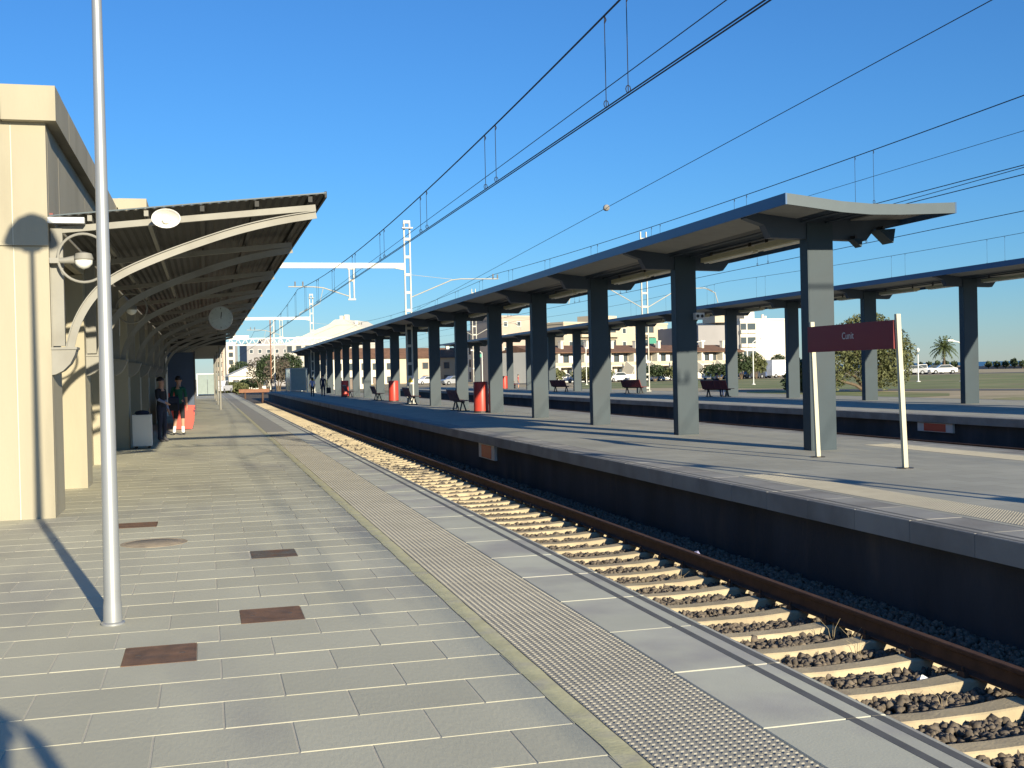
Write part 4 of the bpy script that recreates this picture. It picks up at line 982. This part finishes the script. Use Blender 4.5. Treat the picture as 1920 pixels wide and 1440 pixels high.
# far end of the line: trees and bushes
for px, D, lb, hh, w, m_, nm in ((452, 260, 'round dark pine crown beyond the white house at the end of the line', 6.5, 2.6, 'leaf_dark', 'tree'), (438, 165, 'yellowish green bush where the tracks end', 2.2, 1.9, 'leaf_olive', 'bush'), (503, 190, 'dark slender tree beside the signal mast', 6.5, 1.8, 'leaf_dark', 'tree'), (488, 215, 'bare greyish tree behind the tracks', 6.5, 2.4, 'leaf_bare', 'tree'), (470, 230, 'low dark hedge tree by the white gabled house', 2.6, 2.2, 'leaf_dark', 'tree'),
                                (522, 175, 'brownish leafy tree right of the signal mast', 6.0, 2.0, 'leaf_bare', 'tree'), (543, 190, 'dark tree just above the far end of the island canopy', 6.6, 2.2, 'leaf_dark', 'tree'), (586, 180, 'green shrub seen through the glass shelter', 2.4, 3.0, 'leaf_olive', 'shrub')):
    x, y = polar(px, D); bl_ = [(0, 0, hh*.7, w, w, hh*.3), (w*.5, 0, hh*.55, w*.6, w*.6, hh*.28), (-w*.5, .2, hh*.55, w*.6, w*.6, hh*.28)]
    tree(lb, (x, y, -1.13), hh, bl_, 900 if m_ == 'leaf_bare' else 2600, .22, m_, .12, int(px), nm, cat=nm)

# ------------------------------------------------------------------ buildings beyond
WM = {}
def window(t, x, y, z, w, h, m='glass_dark', frame='white_paint', d=.12):
    k = (round(w, 2), round(h, 2), m, frame)
    if k not in WM:
        f = MB(); e = .09
        f.b2((-w/2, -d, -h/2), (-w/2+e, .02, h/2)); f.b2((w/2-e, -d, -h/2), (w/2, .02, h/2)); f.b2((-w/2+e, -d, h/2-e), (w/2-e, .02, h/2)); f.b2((-w/2+e, -d, -h/2), (w/2-e, .02, -h/2+e))
        WM[k] = (f.mesh('window', frame), MB().b2((-w/2+e, -.04, -h/2+e), (w/2-e, -.015, h/2-e)).mesh('pane', m))
    o = ob('window', WM[k][0], t, (x, y, z)); ob('pane', WM[k][1], o); return o
RZ = math.atan2(20, 44)
def terrace():
    ax, ay = 52, 181; ux, uy = math.cos(RZ), math.sin(RZ); n = 9
    proto = None
    names = 'first second third fourth fifth sixth seventh eighth ninth'.split()
    for i in range(n):
        loc = (ax+ux*6*i, ay+uy*6*i, -.3)
        if proto is None:
            t = thing('terraced_house', '', 'house'); W = 5.98
            MB().b2((0, 1.6, 0), (W, 9, 5.1)).build('wall', 'stucco_white', t)
            m = MB(); m.b2((0, 0, 2.45), (W, 1.6, 2.65)); m.build('balcony_slab', 'stucco_white', t)
            m = MB(); m.b2((.05, 0, 2.65), (W-.05, .1, 3.25)); m.build('balcony_wall', 'stucco_cream', t)
            for x in (0, W/2-.12, W-.25): MB().b2((x, 0, 0), (x+.25, .25, 2.45)).build('pillar', 'stucco_white', t)
            for x in (0, W-.2): MB().b2((x, .1, 2.65), (x+.2, 1.6, 5.0)).build('side_fin', 'stucco_white', t)
            m = MB(); m.prism([(-.3, 5.0), (4.8, 6.3), (9.4, 5.0), (9.4, 4.85), (-.3, 4.85)], 0, .01, W-.01); r_ = m.build('roof', 'roof_tile', t)
            MB().b2((2.3, 2.2, 5.2), (2.9, 2.9, 6.9)).build('chimney', 'stucco_white', r_); MB().b2((2.2, 2.1, 6.9), (3.0, 3.0, 7.05)).build('chimney_cap', 'stucco_white', r_)
            for x in (1.2, 3.0, 4.8): window(t, x, 1.6, 3.75, 1.6, 2.1, 'glass_dark', 'shutter')  # windows widened so their dark glass stands in for the recess shade
            MB().b2((.6, 1.25, 2.8), (1.9, 1.4, 4.6)).build('blind', 'awning_white', t); MB().b2((3.3, 1.25, 2.9), (4.3, 1.4, 4.5)).build('blind', 'awning_white', t)
            window(t, 4.3, 1.6, 1.2, 2.2, 2.1, 'glass_dark', 'shutter'); MB().b2((.7, 1.5, 0), (2.2, 1.62, 2.2)).build('door', 'shutter', t)
            MB().b2((0, -5, 0), (W, -4.8, 1.1)).build('garden_wall', 'stucco_white', t)
            m = MB(); m.bar((2.6, -.6, 2.4), (2.6, -2.6, 1.2), .18, 2.2); m.build('stair', 'stucco_white', t)
            proto = t
        o = proto if i == 0 else copy_tree(proto)
        place(o, loc[0], loc[1], RZ, loc[2], label=f'white two storey terraced house with brown tiled roof, {names[i]} from the tan apartment end', group='terraced houses across the field')
terrace()
def block(label, px, D, w, d, h, rz, m, rows, cols, cat='building', balcony=None, wall2=None, z=-.32, roofbits=True, name='apartment_building', win=(1.2, 1.3), mtop=None):
    x, y = polar(px, D); t = thing(name, label, cat, (x, y, z), rz)
    MB().b2((-w/2, 0, 0), (w/2, d, h)).build('wall', m, t)
    MB().b2((-w/2-.15, -.15, h), (w/2+.15, d+.15, h+.45)).build('parapet', mtop or m, t)
    fh = h/rows
    for r in range(rows):
        for c in range(cols):
            xx = -w/2+w*(c+.5)/cols; zz = fh*(r+.52)
            if balcony and (c in balcony):
                b = MB(); b.b2((xx-w/cols*.42, -1.1, fh*r+.12), (xx+w/cols*.42, .0, fh*r+.28)); b.b2((xx-w/cols*.42, -1.1, fh*r+.28), (xx+w/cols*.42, -1.0, fh*r+1.15)); b.b2((xx-w/cols*.42, -1.0, fh*r+.28), (xx-w/cols*.42+.1, 0, fh*r+1.15)); b.b2((xx+w/cols*.42-.1, -1.0, fh*r+.28), (xx+w/cols*.42, 0, fh*r+1.15))
                b.build('balcony', m, t); window(t, xx, 0, zz+.1, w/cols*.7, fh*.66, 'glass_dark', 'shutter')
            elif cols > 0: window(t, xx, 0, zz, *win, 'glass_dark', 'white_paint' if m != 'stucco_white' else 'shutter')
    if roofbits:
        MB().b2((-w*.1, d*.3, h+.45), (w*.12, d*.7, h+2.2)).build('roof_house', mtop or m, t)
        MB().tube([(w*.3, d*.3, h+.4), (w*.3, d*.3, h+1.6)], .3, 10).build('water_tank', 'stucco_white', t); MB().tube([(w*.36, d*.3, h+.4), (w*.36, d*.3, h+1.3)], .3, 10).build('water_tank', 'stucco_white', t)
    return t
block('wide tan apartment block with rows of balconies behind the terraced houses', 1160, 262, 33, 14, 12.2, RZ, 'stucco_cream', 4, 8, balcony=(1, 3, 6))
block('pale tan apartment block with small square windows left of the wide tan block', 975, 225, 9, 12, 12.5, .25, 'stucco_pink', 5, 3, win=(.9, 1.0), roofbits=False)
block('long white flat roofed block rising behind the second canopy', 1000, 330, 24, 14, 15.0, .3, 'stucco_white', 5, 7)
block('narrow white block with its shaded side towards the tracks', 897, 240, 12, 6, 10.5, -1.4, 'stucco_white', 4, 3, win=(1.0, 1.6), roofbits=False)
# white corner block; shade of its blank side put in as grey stucco
t = block('white four storey block with a blank side coloured grey for shade and corner balconies', 1434, 242, 10.6, 21, 11.3, .02, 'stucco_white', 4, 0)
for r in range(4):
    z = 2.83*r
    for x0_, x1_ in ((-5.25, -4.0), (-3.7, -1.9)):
        MB().b2((x0_, -.05, z+1.0), (x1_, .02, z+2.3)).build('balcony_opening', 'glass_dark', t); MB().b2((x0_-.1, -.5, z+.25), (x1_+.1, -.02, z+.95)).build('balcony', 'stucco_white', t)
MB().b2((-8, 6, 11.3), (-3.5, 12, 14.6)).build('roof_house', 'stucco_cream', t)
MB().b2((-14.5, .5, 0), (-5.31, 21, 10.5)).build('shade_grey_side', 'stucco_grey', t)
# large white building behind the island canopy
def big_white():
    x, y = polar(605, 252); t = thing('apartment_building', 'large bright white building with a stepped sloping top above the island canopy', 'building', (x, y, -1.12), math.radians(-30))
    m = MB(); m.prism([(-8.5, 0), (8.2, 0), (8.2, 13.2), (6.2, 14.3), (5.2, 14.9), (3.2, 14.9), (1.6, 13.8), (-2.0, 12.6), (-5, 11.4), (-8.5, 10.2)], 1, 0, 14); m.build('wall', 'stucco_white', t)
    for x_, h_ in ((5.0, 16.0), (3.9, 15.8), (7.4, 14.6), (-3.2, 13.0), (-6.6, 11.6)): MB().b2((x_-.4, 2, h_-2.5), (x_+.4, 3, h_)).build('chimney', 'stucco_white', t)
    for r in range(3):
        for c in range(3): window(t, -7.6+c*2.2, 0, 3.0+r*2.9, 1.3, 1.5, 'glass_dark', 'stucco_grey')
    for r in range(3): window(t, 2.5, 0, 2.0+r*2.9, 1.2, 1.4, 'glass_dark', 'stucco_grey')
big_white()
block('white block of flats with a brown balcony stack at the end of the line', 427, 330, 4.4, 10, 12.4, -.1, 'stucco_white', 6, 2, balcony=(0,), z=-1.12, roofbits=False)
block('slim cream tower seen past the edge of the station canopy', 411, 300, 2.6, 8, 13.5, -.1, 'stucco_pink', 6, 1, balcony=(0,), z=-1.12, roofbits=False)
block('pale flat building far behind the gantry', 505, 380, 14, 10, 13.4, .2, 'stucco_grey', 3, 5, z=-1.12)
for px, D, w_, lb, mm in ((470, 250, 9, 'white gabled house at the end of the tracks', 'stucco_white'), (705, 240, 9, 'white house with brown roof seen between the island columns', 'stucco_white'), (770, 245, 10, 'cream house with brown roof seen through the canopy columns beside the mast', 'stucco_cream'), (838, 250, 10, 'tan house with brown roof seen between the middle columns', 'stucco_tan'), (660, 235, 8, 'white brown roofed house near the far columns', 'stucco_white'), (622, 238, 7, 'small white house beyond the walking pair', 'stucco_white')):
    x, y = polar(px, D); t = thing('house', lb, 'house', (x, y, -1.12), .1)
    h_ = 3.2 if px == 470 else 6.2
    MB().b2((-w_/2, 0, 0), (w_/2, 8, h_)).build('wall', mm, t)
    m = MB(); m.prism([(-w_/2-.3, h_-.05), (0, h_+1.9), (w_/2+.3, h_-.05)], 1, -.4, 8.4) if px == 470 else m_pr if False else None
    if px == 470: m = MB(); m.prism([(-w_/2-.3, h_-.05), (0, h_+2.1), (w_/2+.3, h_-.05)], 1, -.4, 8.4); m.build('roof', 'stucco_white', t)
    else: m = MB(); m.prism([(-.5, h_-.05), (4, h_+2.2), (8.5, h_-.05)], 0, -w_/2-.2, w_/2+.2); r_ = m.build('roof', 'roof_tile', t); MB().b2((1, 3, h_), (1.7, 3.7, h_+2.6)).build('chimney', 'stucco_white', r_)
    for r in range(1 if px == 470 else 2):
        for c in range(3): window(t, -w_/2+w_*(c+.5)/3, 0, 1.7+r*2.8, 1.3, 1.4, 'glass_dark', 'shutter')
    if px != 470: MB().b2((-.5, -.06, 0), (.5, .02, 2.1)).build('door', 'shutter', t)

# ------------------------------------------------------------------ vehicles, poles, shore
def car(label, px, D, rz, m, kind='car'):
    x, y = polar(px, D); t = thing('parked_car' if kind != 'van' else 'motorhome', label, 'car' if kind != 'van' else 'motorhome', (x, y, -.288), rz)
    if kind == 'car': prof = [(-2.05, .28), (-2.1, .75), (-1.75, .92), (-1.05, .98), (-.45, 1.45), (.95, 1.47), (1.65, 1.0), (2.1, .92), (2.12, .3)]; gl = [(-.98, .99), (-.43, 1.40), (.92, 1.42), (1.52, 1.0)]; wd = .85
    elif kind == 'pickup': prof = [(-2.4, .35), (-2.45, .85), (-1.5, 1.0), (-.9, 1.6), (.3, 1.62), (.4, 1.0), (2.4, 1.0), (2.4, .35)]; gl = [(-1.4, 1.02), (-.85, 1.54), (.25, 1.55), (.3, 1.02)]; wd = .88
    else: prof = [(-3.0, .4), (-3.1, 1.1), (-2.6, 1.35), (-2.1, 1.9), (-2.9, 2.1), (-2.8, 2.7), (-1.8, 2.85), (3.1, 2.85), (3.15, .4)]; gl = [(-2.55, 1.36), (-2.12, 1.85), (-1.4, 1.85), (-1.4, 1.36)]; wd = 1.1
    q = MB(); q.prism(prof, 1, -wd, wd); q.build('body', m, t)
    for s in (-1, 1):
        q = MB(); q.prism(gl, 1, s*wd-.012, s*wd+.012); q.build('side_window', 'glass_dark', t)
        for xx in (prof[0][0]+.75, prof[-1][0]-.8):
            q = MB(); q.lathe([(.31, -.1), (.33, -.08), (.33, .08), (.31, .1)], (xx, s*(wd-.06), .33), 14, axis=1); w_ = q.build('wheel', 'tyre', t); q = MB(); q.lathe([(.18, -.12), (.18, .12)], (xx, s*(wd-.06), .33), 10, axis=1); q.build('rim', 'car_silver', w_)
        q = MB(); q.b2((prof[1][0]-.02, s*wd*.75-.15, .62), (prof[1][0]+.12, s*wd*.75+.15, .78)); q.build('headlight', 'lamp_bulb', t)
    q = MB(); q.add([(gl[0][0]-.02, -wd*.85, gl[0][1]), (gl[0][0]-.02, wd*.85, gl[0][1]), (gl[1][0]-.02, wd*.8, gl[1][1]), (gl[1][0]-.02, -wd*.8, gl[1][1])], [(0, 1, 2, 3)]); q.build('windscreen', 'glass_dark', t)
P_ = math.pi
for a in ((1733, 200, -.4, 'car_white', 'pickup', 'white pickup parked by the shore, left of the white car'), (1769, 199, -.45, 'car_white', 'car', 'white car parked by the shore under the palm'), (1751, 204, -.4, 'car_dark', 'car', 'dark car between the white pickup and the white car'), (1712, 198, -.4, 'car_silver', 'car', 'silver car behind the thin white pole near the shore'),
          (1466, 187, .3+P_, 'car_white', 'van', 'white motorhome parked in front of the white corner block'), (1395, 186, .3, 'car_white', 'car', 'white car parked in front of the corner balconies'), (1410, 183, .3, 'car_dark', 'car', 'dark car parked left of the motorhome'), (1425, 185, .3, 'car_blue', 'car', 'dark blue car parked next to the motorhome'), (1375, 184, .4, 'car_white', 'car', 'white car seen past the seated person'), (1340, 182, .4, 'car_white', 'car', 'white car parked by the end terraced houses'),
          (1240, 178, .4, 'car_white', 'car', 'white car by the garden wall right of the mast'), (1155, 177, .4, 'car_white', 'car', 'white car parked in front of the middle terraced houses'), (1105, 176, .4, 'car_dark', 'car', 'dark car in front of the terraced house hedge'), (1050, 175, .4, 'car_white', 'car', 'white car by the first terraced houses'), (850, 188, .3, 'car_silver', 'car', 'silver car seen between the island columns'), (800, 205, .3, 'car_white', 'car', 'white car seen behind the mast foot')):
    car(a[5], a[0], a[1], a[2], a[3], a[4])
car('white van where the tracks end beyond the station canopy', 414, 150, 1.3, 'car_white', 'pickup')
for px, D, h_, lb, arm in ((1413, 122, 4.4, 'thin white street lamp on the lawn before the white corner block', 1), (1722, 120, 3.0, 'thin white pole at the edge of the lawn near the palm', 0), (1803, 118, 3.6, 'street lamp beside the far column, its head towards the palm', -1), (1004, 150, 5.0, 'pale street lamp by the tan building', 1), (1205, 140, 4.6, 'white lamp standing before the terraced houses', 0), (1303, 150, 5.0, 'lamp post before the brown roofed houses', 1), (1100, 150, 4.6, 'slim pole in front of the first terraced houses', 0), (905, 150, 4.5, 'white bent street lamp by the shaded white block', -1)):
    x, y = polar(px, D); t = thing('street_lamp', lb, 'street lamp', (x, y, -.3)); q = MB()
    q.tube([(0, 0, 0), (0, 0, h_)] + ([(arm*.3, 0, h_+.2), (arm*1.2, 0, h_+.35)] if arm else []), .055, 6); q.build('pole', 'white_paint', t)
    q = MB(); q.b2((arm*1.2-.3, -.12, h_+.28), (arm*1.2+.3, .12, h_+.42)) if arm else q.lathe([(.12, h_), (.2, h_+.2), (.05, h_+.35)], (0, 0, 0), 10); q.build('lamp_head', 'white_paint', t)
    MB().lathe([(.2, -.02), (.2, .06), (.08, .1)], (0, 0, 0), 10).build('foot', 'white_paint', t)
def shore():
    o = stones('breakwater', 900, COAST-6, COAST+1, 60, 420, -.45, .5, 1.1, 9); o.data.materials.clear(); o.data.materials.append(M['rock']); tag(o, 'rough brown stone breakwater along the shore', 'breakwater', kind='stuff')
    t = thing('sea_wall', 'low pale wall along the shore road behind the lawn', 'wall', (COAST-9, 200, -.32)); MB().b2((-.2, -160, 0), (.2, 220, .75)).build('wall', 'stucco_grey', t)
    proto = None
    for i, px in enumerate(range(1694, 1922, 16)):
        if 1796 < px < 1840: continue
        D = (COAST-11)/math.sin(AZ(px)); x, y = polar(px, D)
        if proto is None:
            t = thing('shore_shrub', '', 'shrub'); q = MB(); q.tube([(0, 0, 0), (0, 0, .9)], .1, 6); q.build('trunk', 'bark', t); leaves('crown', [(0, 0, 1.2, .85, .85, .75)], 160, .35, 'leaf_dark', t, 5); proto = t; o = t
        else: o = copy_tree(proto)
        place(o, x, y, i*1.1, -.32, label='small dark round shrub in the row along the shore', group='shrubs along the shore'); o.scale = (1, 1, rnd.uniform(.8, 1.25))
shore()
# hedges before the terraced houses
for i, (px, D, w_, lb) in enumerate(((1112, 172, 3.5, 'green hedge in front of the first terraced houses'), (1228, 172, 2.5, 'rounded garden shrub right of the far mast'), (1275, 172, 2.4, 'garden shrub by the white garden arch'), (1350, 174, 3.2, 'shrubs before the brown roofed end houses'), (1030, 170, 2.6, 'dark shrub behind the far platform bench'), (1390, 176, 2.0, 'small tree before the corner balconies'), (1418, 178, 1.8, 'small round tree left of the motorhome'), (1460, 200, 1.8, 'sparse tree behind the motorhome'))):
    x, y = polar(px, D); hh = 2.6 if px < 1380 else 4.2
    tree(lb, (x, y, -.32), hh, [(0, 0, hh*.62, w_*.7, w_*.6, hh*.34), (w_*.5, 0, hh*.5, w_*.5, w_*.5, hh*.28), (-w_*.5, 0, hh*.5, w_*.5, w_*.5, hh*.3)], 1400, .22, 'leaf_dark' if i % 2 else 'leaf_olive', .08, 50+i, 'shrub', cat='shrub')
# buffer at the end of the near track
t = thing('buffer_stop', 'brown steel buffer stop closing the nearest track', 'buffer stop', (4.8, 119.5, -1.0))
for s in (-1, 1):
    MB().b2((s*.87-.08, -.1, 0), (s*.87+.08, .1, 1.5)).build('upright', 'rail', t); MB().bar((s*.87, 0, 1.3), (s*.87, 2.2, .05), .12, .12).build('brace', 'rail', t)
MB().b2((-1.5, -.25, 1.1), (1.5, -.1, 1.45)).build('beam', 'brick_brown', t)
